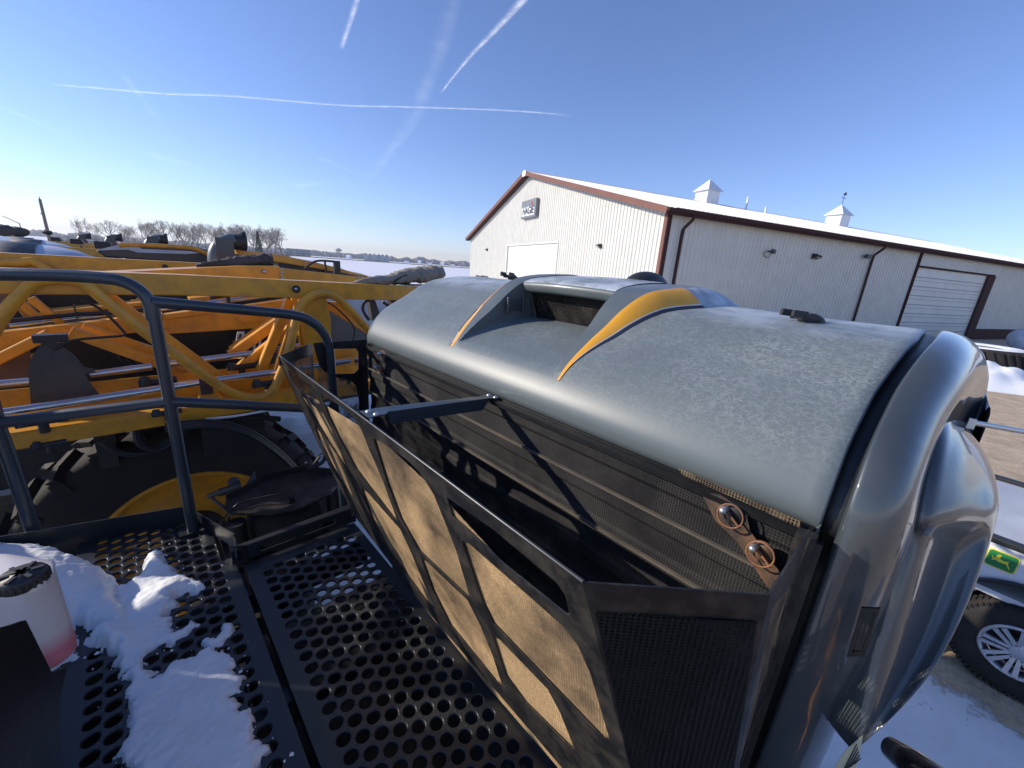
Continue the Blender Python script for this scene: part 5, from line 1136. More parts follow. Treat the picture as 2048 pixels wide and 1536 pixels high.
# ============================================================ yard things on the right
TY = root('loader_tyre', 'huge black lugged tyre lying flat with snow on top beside the shed', 'tyre', tuple(WP(1945, 745, z=0.0)), machine=False)
b = Vector(TY['_b']); g = MB(); R0 = 1.45
g.lathe(b + Vector((0, 0, 0.02)), (0, 0, 1), [(0.75, 0), (R0 - .1, 0), (R0, 0.12), (R0 + .02, 0.6), (R0, 1.05), (R0 - .12, 1.15), (0.75, 1.12), (0.7, 0.6), (0.75, 0)], 48)
for k in range(36):
    a = 2 * pi * k / 36
    for lo, hi, s_ in ((0.1, 0.6, 1), (0.55, 1.08, -1)):
        p0 = b + Vector((cos(a) * (R0 + .03), sin(a) * (R0 + .03), lo)); p1 = b + Vector((cos(a + s_ * .16) * (R0 + .03), sin(a + s_ * .16) * (R0 + .03), hi)); g.beam(p0, p1, 0.10, 0.10, up=(cos(a), sin(a), 0))
part('tread', g, M['rubber'], TY); g = MB(); g.lathe(b + Vector((0, 0, 1.15)), (0, 0, 1), [(0.72, 0.0), (0.8, 0.05), (1.1, 0.08), (1.3, 0.04), (1.38, -0.04)], 40); part('snow_cap', g, M['snow'], TY)
def snowpile(cx, cy, a, b_, h, ang, label, seed, z0=0.0, roots=None):
    g = MB(); rows = []; n1, n2 = 20, 36
    for i in range(n1 + 1):
        r = i / n1; row = []
        for j in range(n2 + 1):
            th = 2 * pi * (j % n2) / n2; k = 1 + 0.25 * noise.noise(Vector((cos(th) * 1.6 + seed, sin(th) * 1.6, 0)))
            x, y = cos(th) * r * a * k, sin(th) * r * b_ * k
            zz_ = h * (1 - r * r) ** 1.2 * (0.75 + 0.6 * noise.noise(Vector((x / a * 2 + seed, y / b_ * 2, 3)))) - 0.04 * r + 0.04 * noise.noise(Vector((x * 4, y * 4, seed)))* (1-r)
            row.append((cx + x * cos(ang) - y * sin(ang), cy + x * sin(ang) + y * cos(ang), z0 + zz_))
        rows.append(row)
    g.grid(rows); return tag(g.build('snow_pile', M['snow'], loc=(cx, cy, z0), merge=1e-4), label, 'snow pile', 'snow piles')
q = WP(1985, 765, z=0); snowpile(q.x, q.y, 2.6, 1.5, 0.9, 0.6, 'snow pile heaped against the huge black tyre', 2.0)
q = WP(2046, 712, z=0); snowpile(q.x, q.y, 5.0, 1.6, 0.35, 0.3, 'low snow bank below the white tank at the shed wall', 5.0)
q = WP(600, 850, z=0); snowpile(q.x, q.y, 1.0, 0.5, 0.18, 0.4, 'low ridge of snow between the sprayers, right of the large wheel', 8.0)
q = WP(80, 965, z=0); snowpile(q.x, q.y, 1.8, 0.35, 0.10, 0.55, 'thin snow ridge on the gravel left of the large wheel', 9.0)
q = WP(1745, 1490, z=0)
TN = root('storage_tank', 'frosted white cylindrical tank lying by the shed wall at the right edge', 'tank', tuple(WP(2046, 703, z=0.0)), machine=False)
b = Vector(TN['_b']); g = MB(); ax = uL; cA = b + Vector((0, 0, 0.85)) - uL * 1.2; g.lathe(cA, ax, [(0.0, -0.25), (0.35, -0.2), (0.6, -0.08), (0.68, 0.1), (0.68, 4.0), (0.5, 4.25), (0.0, 4.35)], 32); part('tank_shell', g, M['tank'], TN)
g = MB(); 
for s_ in (0.4, 3.3): c = cA + uL * s_ + Vector((0, 0, -0.65)); g.box(c - Vector((0.15, 0.45, 0.25)), c + Vector((0.15, 0.45, 0.2)))
part('saddle', g, M['greyp'], TN); g = MB(); g.tube([cA + uL * .3 + Vector((0, 0, .6)), cA + uL * .3 + Vector((0, 0, 1.6)), cA + uL * 1.0 + Vector((0, 0, 1.6)), cA + uL * 1.0 + Vector((0, 0, .6))], 0.04, 8); part('tank_pipe', g, M['zinc'], TN)

# ============================================================ pickup truck
TA = radians(-36.0); tf = Vector((sin(TA), cos(TA), 0)); tr_ = Vector((cos(TA), -sin(TA), 0))   # tf: towards the tailgate, tr_: away from us
wc = WP(2044, 1290, z=0.42)
PK = bpy.data.objects.new('pickup_truck', None); COL.objects.link(PK); PK.location = (wc.x, wc.y, 0); PK.rotation_euler = (0, 0, -TA); PK['_b'] = [0, 0, 0]
tag(PK, 'white pickup truck with black bed rails and a green badge on its side', 'truck')
# local: y = tf (towards tailgate, +), x = tr_ (away)
def TL(px, py, x=-0.12):
    n = tr_; q = WP(px, py, n=n, c=n.dot(Vector((wc.x, wc.y, 0)) + tr_ * x)) - Vector((wc.x, wc.y, 0)); return Vector((q.dot(tr_), q.dot(tf), q.z))
Zr = TL(1992, 1076).z; Lr = 1.18; WD = 1.62
g = MB(); arch = [(-0.56, 0.52)] + [(0.56 * cos(pi - a), 0.42 + 0.56 * sin(a)) for a in [pi * k / 16 for k in range(1, 16)]] + [(0.56, 0.52)]
outl = [(-3.2, 0.5)] + [(y, z) for y, z in arch] + [(Lr, 0.5), (Lr, Zr - 0.03), (-1.15, Zr - 0.03), (-3.2, Zr + 0.02)]
sidept = [Vector((-0.15 + (0.03 if z < 0.7 else 0.0), y, z)) for y, z in outl]
g.plate(sidept, th=0.05, nrm=(1, 0, 0)); sd2 = [Vector((WD - 0.02, y, z)) for y, z in outl]; g.plate(sd2, th=0.05, nrm=(1, 0, 0))
g.box((-0.15, Lr, 0.5), (WD, Lr + 0.05, Zr - 0.02)); TBY = part('body', g, M['white'], PK, bevel=0.015)
g = MB(); g.box((-0.1, -1.1, 0.75), (WD - .03, Lr, 0.8)); part('bed_floor', g, M['white'], PK)
g = MB(); g.box((-0.165, -1.15, Zr - 0.03), (-0.08, Lr + 0.05, Zr + 0.02)); g.box((WD - 0.05, -1.15, Zr - 0.03), (WD + 0.04, Lr + 0.05, Zr + 0.02)); part('bed_rail_cap', g, M['plastic'], PK, bevel=0.01)
g = MB(); rows = [[(lerp(-0.08, WD - 0.05, i / 8), lerp(-1.15, Lr, j / 10), Zr - 0.015 + 0.03 * sin(pi * i / 8)) for j in range(11)] for i in range(9)]; g.grid(rows); part('bed_cover', g, paint('frosted_bed_cover', (0.55, 0.58, 0.62), 0.6, 0, (0.35, 0.36, 0.38), 0.5, 3), PK)
g = MB()
for y0_, hh in ((-1.3, 1.95), ): 
    cab = [(-1.2, Zr), (-1.35, 1.88), (-2.6, 1.95), (-3.1, Zr + .02)]
    g.plate([Vector((-0.05, y, z)) for y, z in cab], th=0.03, nrm=(1, 0, 0)); g.plate([Vector((WD - .05, y, z)) for y, z in cab], th=0.03, nrm=(1, 0, 0)); g.add([(-.05, -1.2, Zr), (WD, -1.2, Zr), (WD, -1.35, 1.88), (-.05, -1.35, 1.88)], [(0, 1, 2, 3)]); g.box((-0.05, -2.6, 1.86), (WD, -1.35, 1.93))
part('cab', g, M['white'], PK)
def pwheel(y):
    g = MB(); c = Vector((0.0, y, 0.40)); ax = Vector((-1, 0, 0)); R, rr, wd = 0.395, 0.215, 0.13
    g.lathe(c, ax, [(rr, -wd), (R - 0.05, -wd), (R, -wd + 0.05), (R, wd - 0.04), (R - 0.035, wd), (R - 0.10, wd + 0.015), (rr + 0.01, wd + 0.0), (rr - 0.005, wd - 0.02), (rr - 0.01, 0.02)], 56)
    for k in range(64):
        a = 2 * pi * k / 64; e_ = Vector((0, cos(a), sin(a))); t_ = Vector((0, -sin(a), cos(a)))
        for o_ in (-0.07, 0.0, 0.07): g.beam(c + ax * (o_ - 0.025) + e_ * (R + .002) + t_ * (0.01 if o_ else -0.01), c + ax * (o_ + 0.025) + e_ * (R + .002), 0.022, 0.018, up=tuple(e_))
        g.beam(c + ax * (wd - 0.005) + e_ * (R - 0.035), c + ax * (wd + 0.004) + e_ * (R - 0.012), 0.02, 0.02, up=tuple(t_))
    Wt = part('wheel', g, M['rubber'], PK)
    alloy = simple('machined_alloy', (0.6, 0.6, 0.62), 0.3, 0.7) if 'alloy' not in M else M['alloy']; M['alloy'] = alloy
    g = MB(); g.lathe(c, ax, [(rr + 0.004, wd - 0.005), (rr - 0.004, wd + 0.008), (rr - 0.02, wd + 0.004), (rr - 0.03, wd - 0.05), (rr - 0.03, 0.0)], 48)
    for k in range(8):
        a = 2 * pi * k / 8; e_ = Vector((0, cos(a), sin(a))); t_ = Vector((0, -sin(a), cos(a)))
        for s_ in (-1, 1):
            g.plate([c + ax * (wd - 0.03) + e_ * 0.05 + t_ * s_ * 0.004, c + ax * (wd - 0.03) + e_ * 0.05 + t_ * s_ * 0.026, c + ax * (wd - 0.005) + e_ * (rr - 0.02) + t_ * s_ * 0.042, c + ax * (wd - 0.005) + e_ * (rr - 0.02) + t_ * s_ * 0.010], th=0.02, nrm=tuple(ax))
    g.lathe(c, ax, [(0.0, wd - 0.01), (0.045, wd - 0.012), (0.085, wd - 0.02), (0.09, wd - 0.04), (0.09, 0.0)], 28); part('rim', g, alloy, Wt)
    g = MB(); 
    for k in range(6):
        a = 2 * pi * k / 6; e_ = Vector((0, cos(a), sin(a))); g.cyl(c + ax * (wd - 0.03) + e_ * 0.066, c + ax * (wd - 0.008) + e_ * 0.066, 0.011, 8)
    g.lathe(c, ax, [(rr - 0.035, 0.02), (0.0, 0.02)], 32); part('lug_nut', g, M['plastic'], Wt)
pwheel(0.0); pwheel(-3.7)
g = MB(); arc = [Vector((-0.17, 0.56 * cos(a), 0.42 + 0.56 * sin(a))) for a in [pi * k / 20 for k in range(21)]]; g.tube(arc, 0.018, 8); g.lathe((0.3, 0, 0.42), (-1, 0, 0), [(0.54, -0.2), (0.54, 0.44)], 30); part('wheel_arch', g, M['plastic'], PK)
# badge: green shield with a leaping deer
bc = TL(2003, 1122, -0.155); bw_, bh_ = 0.14, 0.125
def BP(x, y, o=0.0): return Vector((-0.155 - o, bc.y - x, bc.z + y))
def rr_(w_, h, r, o, k=6):
    out = []
    for sx, sy, a0 in ((1, 1, 0), (-1, 1, 90), (-1, -1, 180), (1, -1, 270)):
        for i in range(k): a = radians(a0 + 90 * i / (k - 1)); out.append(BP(sx * (w_ - r) + r * cos(a), sy * (h - r) + r * sin(a), o))
    return out
g = MB(); g.plate(rr_(bw_ / 1.75, bh_ / 1.7, 0.022, 0.0), th=0.002, nrm=(-1, 0, 0)); BG = part('badge', g, simple('badge_yellow', (0.85, 0.72, 0.04), 0.4), PK, 'green badge with a yellow border and leaping deer')
g = MB(); g.plate(rr_(bw_ / 1.9, bh_ / 1.9, 0.02, 0.0025), th=0.001, nrm=(-1, 0, 0)); part('badge_field', g, simple('badge_green', (0.02, 0.22, 0.06), 0.4), BG)
deer = [(-50, 14), (-44, 10), (-38, 4), (-30, 8), (-28, 16), (-34, 20), (-26, 22), (-30, 32), (-22, 26), (-18, 36), (-14, 26), (-8, 34), (-10, 22), (-14, 16), (-8, 10), (4, 6), (18, 6), (28, 12), (34, 10), (30, 2), (34, -8), (44, -22), (50, -34), (40, -26), (30, -12), (22, -8), (10, -10), (-4, -10), (-14, -10), (-26, -4), (-40, -12), (-48, -8), (-36, -2), (-46, 2)]
g = MB(); g.plate([BP(x * 0.00106, y * 0.00140, 0.0037) for x, y in deer], th=0.001, nrm=(-1, 0, 0)); part('badge_deer', g, simple('deer_yellow', (0.9, 0.8, 0.06), 0.4), BG)
for o in PK.children:
    pass

# ============================================================ snow lying on the walkway
def snow_on_deck(poly, label, hfun, z0, res=0.0065):
    poly = [(p.x, p.y) for p in poly]; x0, x1 = min(p[0] for p in poly), max(p[0] for p in poly); y0, y1 = min(p[1] for p in poly), max(p[1] for p in poly)
    def sdf(x, y):
        c = False; n = len(poly); j = n - 1; dm = 9
        for i in range(n):
            ax_, ay = poly[i]; bx, by = poly[j]
            if (ay > y) != (by > y) and x < (bx - ax_) * (y - ay) / (by - ay) + ax_: c = not c
            ex, ey = bx - ax_, by - ay; t = max(0, min(1, ((x - ax_) * ex + (y - ay) * ey) / (ex * ex + ey * ey + 1e-12))); dm = min(dm, hypot(x - ax_ - ex * t, y - ay - ey * t)); j = i
        return dm if c else -dm
    nx, ny = int((x1 - x0) / res) + 3, int((y1 - y0) / res) + 3; V, idx, Fs = [], {}, []
    H = {}
    for i in range(nx):
        for j in range(ny):
            x, y = x0 + (i - 1) * res, y0 + (j - 1) * res
            d = sdf(x, y) + 0.013 * noise.noise(Vector((x * 22, y * 22, 1))) + 0.012 * noise.noise(Vector((x * 60, y * 60, 4))) + 0.006 * noise.noise(Vector((x * 130, y * 130, 7)))
            H[i, j] = (x, y, d)
    def vid(i, j):
        if (i, j) not in idx:
            x, y, d = H[i, j]; h = hfun(x, y); k = max(0, d); e_ = min(1, k / max(0.014, 0.7 * h)); z = z0 - 0.004 + h * (1 - (1 - e_) ** 2.6)
            if d > 0: z += (0.007 * noise.noise(Vector((x * 14, y * 14, 0))) + 0.0035 * noise.noise(Vector((x * 45, y * 45, 0))) + 0.003 * noise.noise(Vector((x * 110, y * 110, 0)))) * e_
            if d <= 0: z = z0 - 0.012
            idx[i, j] = len(V); V.append((x, y, z))
        return idx[i, j]
    for i in range(nx - 1):
        for j in range(ny - 1):
            if max(H[i, j][2], H[i + 1, j][2], H[i, j + 1][2], H[i + 1, j + 1][2]) > 0: Fs.append((vid(i, j), vid(i + 1, j), vid(i + 1, j + 1), vid(i, j + 1)))
    g = MB(); g.add(V, Fs, 0, True); c = Vector(V[0]); o = g.build('snow_patch', M['snow'], None); o.data.transform(Matrix.Translation(-Vector((poly[0][0], poly[0][1], z0)))); o.location = M2W((poly[0][0], poly[0][1], z0)); o.rotation_euler = (0, 0, AZ)
    return tag(o, label, 'snow')
z4 = lambda x, y: P(x / 3.1, 1040 + y / 3.1, z=1.815)
def bump_h(pts, base):
    def f(x, y):
        h = base
        for cx, cy, r, a in pts: h += a * math.exp(-((x - cx) ** 2 + (y - cy) ** 2) / (r * r))
        return h
    return f
A1 = [z4(*p) for p in [(640, 440), (780, 400), (870, 340), (900, 240), (940, 175), (990, 172), (1030, 240), (1085, 300), (1100, 330), (1200, 350), (1270, 395), (1230, 425), (1120, 440), (1070, 470), (1085, 520), (1040, 560), (1060, 640), (1090, 680), (1190, 620), (1250, 625), (1150, 690), (1060, 740), (960, 760), (880, 850), (930, 930), (1010, 940), (1090, 850), (1290, 790), (1360, 800), (1420, 780), (1455, 830), (1440, 890), (1490, 960), (1470, 1030), (1430, 1080), (1530, 1150), (1560, 1220), (1580, 1330), (1660, 1380), (1600, 1500), (1640, 1640), (800, 1680), (820, 1500), (720, 1440), (790, 1330), (810, 1170), (780, 1110), (790, 980), (730, 880), (710, 800), (620, 780), (545, 740), (590, 650), (480, 600)]]
pk1 = P(300, 1115, z=1.85); pk2 = P(330, 1170, z=1.85)
snow_on_deck(A1, 'ragged white snow patch frozen across the perforated walkway', bump_h([(pk1.x, pk1.y, 0.07, 0.045), (pk2.x, pk2.y, 0.08, 0.03), (-0.22, 1.5, 0.08, 0.04)], 0.017), 1.8)
A2 = [P(x, y, z=1.83) for x, y in [(-260, 1100), (-100, 1075), (0, 1085), (90, 1098), (160, 1118), (228, 1150), (236, 1185), (260, 1230), (225, 1262), (150, 1235), (150, 1300), (-40, 1400), (-400, 1500)]]
q = P(60, 1180, z=1.85)
snow_on_deck(A2, 'deep snow drift heaped behind the coolant bottle at the left edge', bump_h([(q.x, q.y - 0.02, 0.22, 0.09), (q.x - 0.3, q.y + .1, 0.3, 0.12)], 0.035), 1.8)
A3 = [P(x, y, z=1.81) for x, y in [(405, 1275), (425, 1245), (448, 1220), (450, 1228), (434, 1250), (420, 1275)]]
snow_on_deck([P(x, y, z=1.81) for x, y in [(448, 1245), (468, 1238), (470, 1252), (452, 1275), (440, 1290), (410, 1290), (405, 1280), (432, 1270), (440, 1262)]], 'small separate crumb of snow right of the large snow patch', lambda x, y: 0.014, 1.8, 0.005)

g = MB(); rnd = random.Random(21); b_ = P(330, 1300, z=1.8)
for i in range(120):
    e_ = A1[rnd.randrange(len(A1))]; c = Vector((e_.x + rnd.gauss(0, .035), e_.y + rnd.gauss(0, .04), 1.8)); r_ = abs(rnd.gauss(0, .0016)) + .001
    vs_ = [c + Vector((cos(a) * r_ * rnd.uniform(.7, 1.3), sin(a) * r_ * rnd.uniform(.7, 1.3), 0.0003)) for a in [2 * pi * k / 6 for k in range(6)]] + [c + Vector((0, 0, r_ * 1.2))]
    g.add(vs_, [(k, (k + 1) % 6, 6) for k in range(6)], 0, True)
sc_ = g.build('snow_crumbs', M['snow'], None); sc_.data.transform(Matrix.Translation(-b_)); sc_.location = M2W(b_); sc_.rotation_euler = (0, 0, AZ); tag(sc_, 'scattered crumbs of snow round the edge of the walkway snow patch', 'snow', kind='stuff')

# ============================================================ far things
HZ = radians
def bare_tree(h, seed, spread=0.5, label=None):
    rnd = random.Random(seed); T = MB(); C = MB()
    def grow(g, p, d, L, r, lev):
        n = 3; pts = [p]; q = p.copy(); dd = d.copy()
        for i in range(n):
            dd = (dd + Vector((rnd.gauss(0, .12), rnd.gauss(0, .12), rnd.gauss(0.04, .05)))).normalized(); q = q + dd * L / n; pts.append(q.copy())
        g.tube(pts, [r * (1 - 0.35 * i / n) for i in range(n + 1)], 5 if lev < 2 else 3, cap=False)
        if lev >= 5 or L < 0.3: return
        k = rnd.choice((2, 3, 3)) if lev else rnd.choice((4, 5))
        for i in range(k):
            t = rnd.uniform(0.55, 1.0) if i else 1.0; b = pts[min(n, max(1, round(t * n)))]
            ang = rnd.uniform(0.25, 0.75) * (1 + spread * 0.5); az = rnd.uniform(0, 2 * pi); s_ = dd.cross(Vector((cos(az), sin(az), 0.1))).normalized()
            nd = (dd * cos(ang) + s_ * sin(ang) + Vector((0, 0, 0.15))).normalized(); grow(C, b, nd, L * rnd.uniform(0.6, 0.8), max(0.03, r * 0.6), lev + 1)
    grow(T, Vector((0, 0, 0)), Vector((0, 0, 1)), h * 0.30, h * 0.017, 0)
    for lv in range(2): 
        grow(C, Vector((0, 0, h * (0.2 + .1 * lv))), Vector((rnd.uniform(-.6, .6), rnd.uniform(-.6, .6), 0.7)).normalized(), h * 0.2, h * 0.008, 1)
    R = bpy.data.objects.new('bare_tree', None); COL.objects.link(R); R['_b'] = [0, 0, 0]
    part('trunk', T, M['bark'], R, fixn=False); part('crown', C, M['twig'], R, fixn=False)
    mx = max(v.z for v in C.v); R['_h'] = mx; return R
protos = [bare_tree(14, s) for s in (3, 11, 23, 37, 51)]
tl_ = [(150, 428, 0.7, 'lone thin leaning bare tree, leftmost of the tree line'), (188, 445, .9, None), (212, 437, 1, None), (236, 446, .8, None), (262, 447, .8, None), (283, 434, 1, None), (300, 442, .8, None), (322, 437, 1.1, None), (342, 446, .8, None), (358, 441, 1, None), (374, 443, .9, None), (390, 440, 1, None), (406, 444, .8, None), (420, 445, 1, None), (436, 447, .9, None), (452, 443, 1, None), (470, 444, .9, None), (486, 446, 1, None), (500, 449, .9, None), (515, 450, 1, None), (530, 448, 1, None), (545, 455, .9, None), (560, 453, 1, 'rounded bare tree at the right end of the tree line'), (250, 458, .8, None), (310, 455, .9, None), (365, 455, 1, None), (428, 457, 1, None), (480, 458, 1, None), (538, 462, .9, None)]
ORD = ['second','third','fourth','fifth','sixth','seventh','eighth','ninth','tenth','eleventh','twelfth','thirteenth','fourteenth','fifteenth','sixteenth','seventeenth','eighteenth','nineteenth','twentieth','twenty first','twenty second','twenty third','twenty fourth','twenty fifth','twenty sixth','twenty seventh','twenty eighth']
odr = sorted(range(len(tl_)), key=lambda i: tl_[i][0])
used = set()
for i, (px, py, ws, lab) in enumerate(tl_):
    D = 235 + (i * 37 % 50) + (30 if i > 22 else 0)
    top = WP(px, py, dist=D); k = i % 5; src = protos[k]
    if k not in used: t = src; used.add(k)
    else: t = copy_tree(src)
    s_ = top.z / src['_h']; t.location = (top.x, top.y, -0.2); t.scale = (s_ * ws, s_ * ws, s_); t.rotation_euler = (0, 0, i * 1.3)
    t['label'] = lab or f'bare leafless tree, {ORD[max(0, odr.index(i) - 1)]} from the left in the tree line'; t['category'] = 'tree'; t['group'] = 'bare trees of the windbreak' 
for p_ in protos: pass
# one dark evergreen among them
g = MB(); rnd = random.Random(5); top = WP(514, 462, dist=230); Ev = bpy.data.objects.new('cedar_tree', None); COL.objects.link(Ev); Ev.location = (top.x, top.y, 0); Ev['_b'] = [0, 0, 0]; tag(Ev, 'small dark evergreen standing in front of the bare tree line', 'tree')
for i in range(900):
    t = rnd.random() ** 0.7; z = 0.6 + (top.z - 0.6) * t; r = (1 - t) * 2.1 + 0.15; a = rnd.uniform(0, 2 * pi); rr0 = r * rnd.uniform(0.5, 1.0); c = Vector((cos(a) * rr0, sin(a) * rr0, z)); e1 = Vector((rnd.gauss(0, 1), rnd.gauss(0, 1), rnd.gauss(0, 1))).normalized() * 0.35; e2 = e1.cross(Vector((0.3, 0.5, 0.8))).normalized() * 0.25; g.add([c - e1, c + e2, c + e1, c - e2], [(0, 1, 2, 3)])
part('crown', g, simple('evergreen', (0.035, 0.05, 0.03), 0.9), Ev, fixn=False); g = MB(); g.cyl((0, 0, 0), (0, 0, top.z * .7), 0.15, 8); part('trunk', g, M['bark'], Ev)
# underbrush and far woods: uncountable
def woods(name, yaw0, yaw1, D, h0, h1, seed, m, n=900, cat='woods', lab=''):
    rnd = random.Random(seed); g = MB()
    for i in range(n):
        yw = radians(lerp(yaw0, yaw1, rnd.random())); d = D * rnd.uniform(0.96, 1.08); h = lerp(h0, h1, rnd.random()) * (0.8 + 0.5 * noise.noise(Vector((yw * 40, seed, 0)))); s_ = h * 0.6
        c = Vector((sin(yw) * d, cos(yw) * d, 0)); vs_ = []; k = 7
        for ring, (rz_, rrr) in enumerate(((0, .5), (.35, 1), (.7, .85), (1, .25))):
            for j in range(k): a = 2 * pi * j / k; vs_.append(c + Vector((cos(a) * s_ * rrr * rnd.uniform(.7, 1.2), sin(a) * s_ * rrr * rnd.uniform(.7, 1.2), h * rz_ * rnd.uniform(.9, 1.1))))
        g.add(vs_, [(r * k + j, r * k + (j + 1) % k, (r + 1) * k + (j + 1) % k, (r + 1) * k + j) for r in range(3) for j in range(k)] + [tuple(range(3 * k, 4 * k))])
    o = g.build(name, m, loc=(0, D, 0), fixn=False); return tag(o, lab, cat, kind='stuff')
wm = paint('leafless_woods', (0.25, 0.22, 0.21), 0.95, 0, (0.17, 0.155, 0.15), 0.8, 0.05)
woods('far_woods', -31, -2, 1300, 7, 18, 3, wm, 1500, 'woods', 'low grey brown woods along the horizon')
woods('far_woods', -60, -30, 1500, 10, 18, 4, wm, 700, 'woods', 'low grey brown woods behind the bare tree line')
woods('far_woods', 55, 66, 420, 6, 13, 8, wm, 150, 'woods', 'low woods beyond the right end of the shed')
bm_ = paint('underbrush', (0.27, 0.22, 0.19), 0.95, 0, (0.17, 0.14, 0.12), 0.8, 1.5)
rnd = random.Random(9); g = MB()
for i in range(5200):
    yw = radians(lerp(-48.5, -29.4, rnd.random())); d = rnd.uniform(236, 262); h = rnd.uniform(1.5, 5.0) * rnd.random() ** .5; c = Vector((sin(yw) * d, cos(yw) * d, 0)); t_ = Vector((rnd.gauss(0, .35), rnd.gauss(0, .35), 1)) * h
    w_ = Vector((cos(yw), -sin(yw), 0)) * 0.05; g.add([c - w_, c + w_, c + t_], [(0, 1, 2)]); 
    for k in range(2):
        b0_ = c + t_ * rnd.uniform(.3, .8); t2 = Vector((rnd.gauss(0, .5), rnd.gauss(0, .5), .6)) * h * .5; g.add([b0_ - w_ * .8, b0_ + w_ * .8, b0_ + t2], [(0, 1, 2)])
tag(g.build('underbrush', bm_, loc=(-150, 190, 0), fixn=False), 'tangled leafless brush at the foot of the tree line', 'brush', kind='stuff')
g = MB()
for i in range(500):
    yw = radians(lerp(-33, -5, rnd.random())); d = rnd.uniform(500, 540); c = Vector((sin(yw) * d, cos(yw) * d, -0.05)); g.box(c + Vector((-4, -3, 0)), c + Vector((4, 3, rnd.uniform(.3, 0.9))))
tag(g.build('dry_grass', paint('dry_grass', (0.45, 0.32, 0.2), 0.95), loc=(-150, 480, 0), fixn=False), 'band of dry brown grass at the far edge of the snow field', 'grass', kind='stuff')
def flats(name, px0, px1, pt, pb, D, nfl, nb, label, roof):
    a = WP(px0, pb, dist=D); b = WP(px1, pb, dist=D); a.z = b.z = 0; zt = (WP((px0 + px1) / 2, pt, dist=D)).z; d = (b - a); L = d.length; d.normalize(); n_ = Vector((-d.y, d.x, 0))
    B_ = root(name, label, 'building', (a.x, a.y, 0), machine=False); g = MB(); h = zt
    for k in range(nb):
        p0 = a + d * (L * k / nb); off = n_ * (2.5 if k % 2 else 0); q0, q1 = p0 + off, p0 + d * (L / nb) + off; g.plate([q0, q1, q1 + Vector((0, 0, h)), q0 + Vector((0, 0, h))], th=12, nrm=n_)
    W_ = part('wall', g, simple('pale_siding', (0.55, 0.58, 0.6), 0.8), B_)
    g = MB()
    for k in range(nb):
        p0 = a + d * (L * k / nb); off = n_ * (2.5 if k % 2 else 0)
        for f in range(nfl):
            for s_ in range(3):
                c = p0 + d * (L / nb * (s_ + .5) / 3) + off - n_ * 0.15 + Vector((0, 0, h * (f + .45) / nfl)); w_ = L / nb / 3 * .28; g.plate([c - d * w_ - Vector((0, 0, h / nfl * .25)), c + d * w_ - Vector((0, 0, h / nfl * .25)), c + d * w_ + Vector((0, 0, h / nfl * .25)), c - d * w_ + Vector((0, 0, h / nfl * .25))], th=0.1)
    part('window', g, simple('dark_windows', (0.06, 0.09, 0.13), 0.3), B_)['kind'] = 'stuff'
    g = MB()
    for k in range(nb):
        p0 = a + d * (L * k / nb); off = n_ * (2.5 if k % 2 else 0); q0, q1 = p0 + off, p0 + d * (L / nb) + off; U = Vector((0, 0, 1))
        if roof == 'flat': g.plate([q0 + U * h, q1 + U * h, q1 + U * (h + .8), q0 + U * (h + .8)], th=12.2, nrm=n_)
        else:
            mid = (q0 + q1) / 2; g.add([q0 + U * h, q1 + U * h, mid + U * (h + 3), q0 + U * h + n_ * 12, q1 + U * h + n_ * 12, mid + U * (h + 3) + n_ * 12], [(0, 1, 2), (0, 2, 5, 3), (1, 4, 5, 2), (3, 5, 4)])
    part('roof', g, simple('grey_roof', (0.2, 0.22, 0.25), 0.8), B_)
flats('apartment_building', 573, 622, 499.5, 512, 520, 3, 8, 'long flat roofed apartment block beside the right end of the tree line', 'flat')
flats('apartment_building', 728, 778, 511.5, 522, 640, 3, 6, 'gabled bluish apartment block at the far edge of the snow field', 'gable')
for i, (px, pw, lab) in enumerate(((696, 6, 'small pale house just right of the water tower'), (812, 7, 'small pale house right of the gabled apartment block'), (838, 5, 'tiny white house standing alone on the horizon between two others'), (858, 8, 'white roofed low building near the tall canvas cover'), (884, 6, 'tiny pale house below the wooded ridge, nearest the bracket'), (905, 7, 'rightmost pale house before the shed wall'))):
    a = WP(px, 530, dist=900); a.z = 0; H_ = root('house', lab, 'house', tuple(a), machine=False, group='houses on the horizon'); w_ = pw * 1.0
    g = MB(); g.box(a + Vector((-w_ / 2 * 1.2, 0, 0)), a + Vector((w_ / 2 * 1.2, 8, 4.5))); part('wall', g, M['white'], H_)
    g = MB(); x0_, x1_ = a.x - w_ * .65, a.x + w_ * .65; g.add([(x0_, a.y - .4, 4.5), (x1_, a.y - .4, 4.5), (x1_, a.y + 4, 7), (x0_, a.y + 4, 7), (x0_, a.y + 8.4, 4.5), (x1_, a.y + 8.4, 4.5)], [(0, 1, 2, 3), (3, 2, 5, 4), (0, 3, 4), (1, 5, 2)]); part('roof', g, M['greyp'] if i % 2 else M['snow'], H_)
# water tower
b = WP(678, 517, dist=1150); b.z = 0; zt = WP(678, 496.5, dist=1150).z; WT = root('water_tower', 'water tower with a broad flat tank on the horizon left of the gabled apartments', 'water tower', tuple(b), machine=False)
g = MB(); g.lathe(b, (0, 0, 1), [(0.0, zt), (3, zt - .6), (4.0, zt - 2), (7.8, zt - 3.4), (8.2, zt - 5), (5.5, zt - 7.5), (2.2, zt - 9), (0, zt - 9)], 24); part('tower_tank', g, paint('tower_paint', (0.18, 0.17, 0.18), 0.7), WT)
g = MB(); g.cyl(b, b + Vector((0, 0, zt - 8)), 1.5, 10); part('tower_column', g, M['twig'], WT)
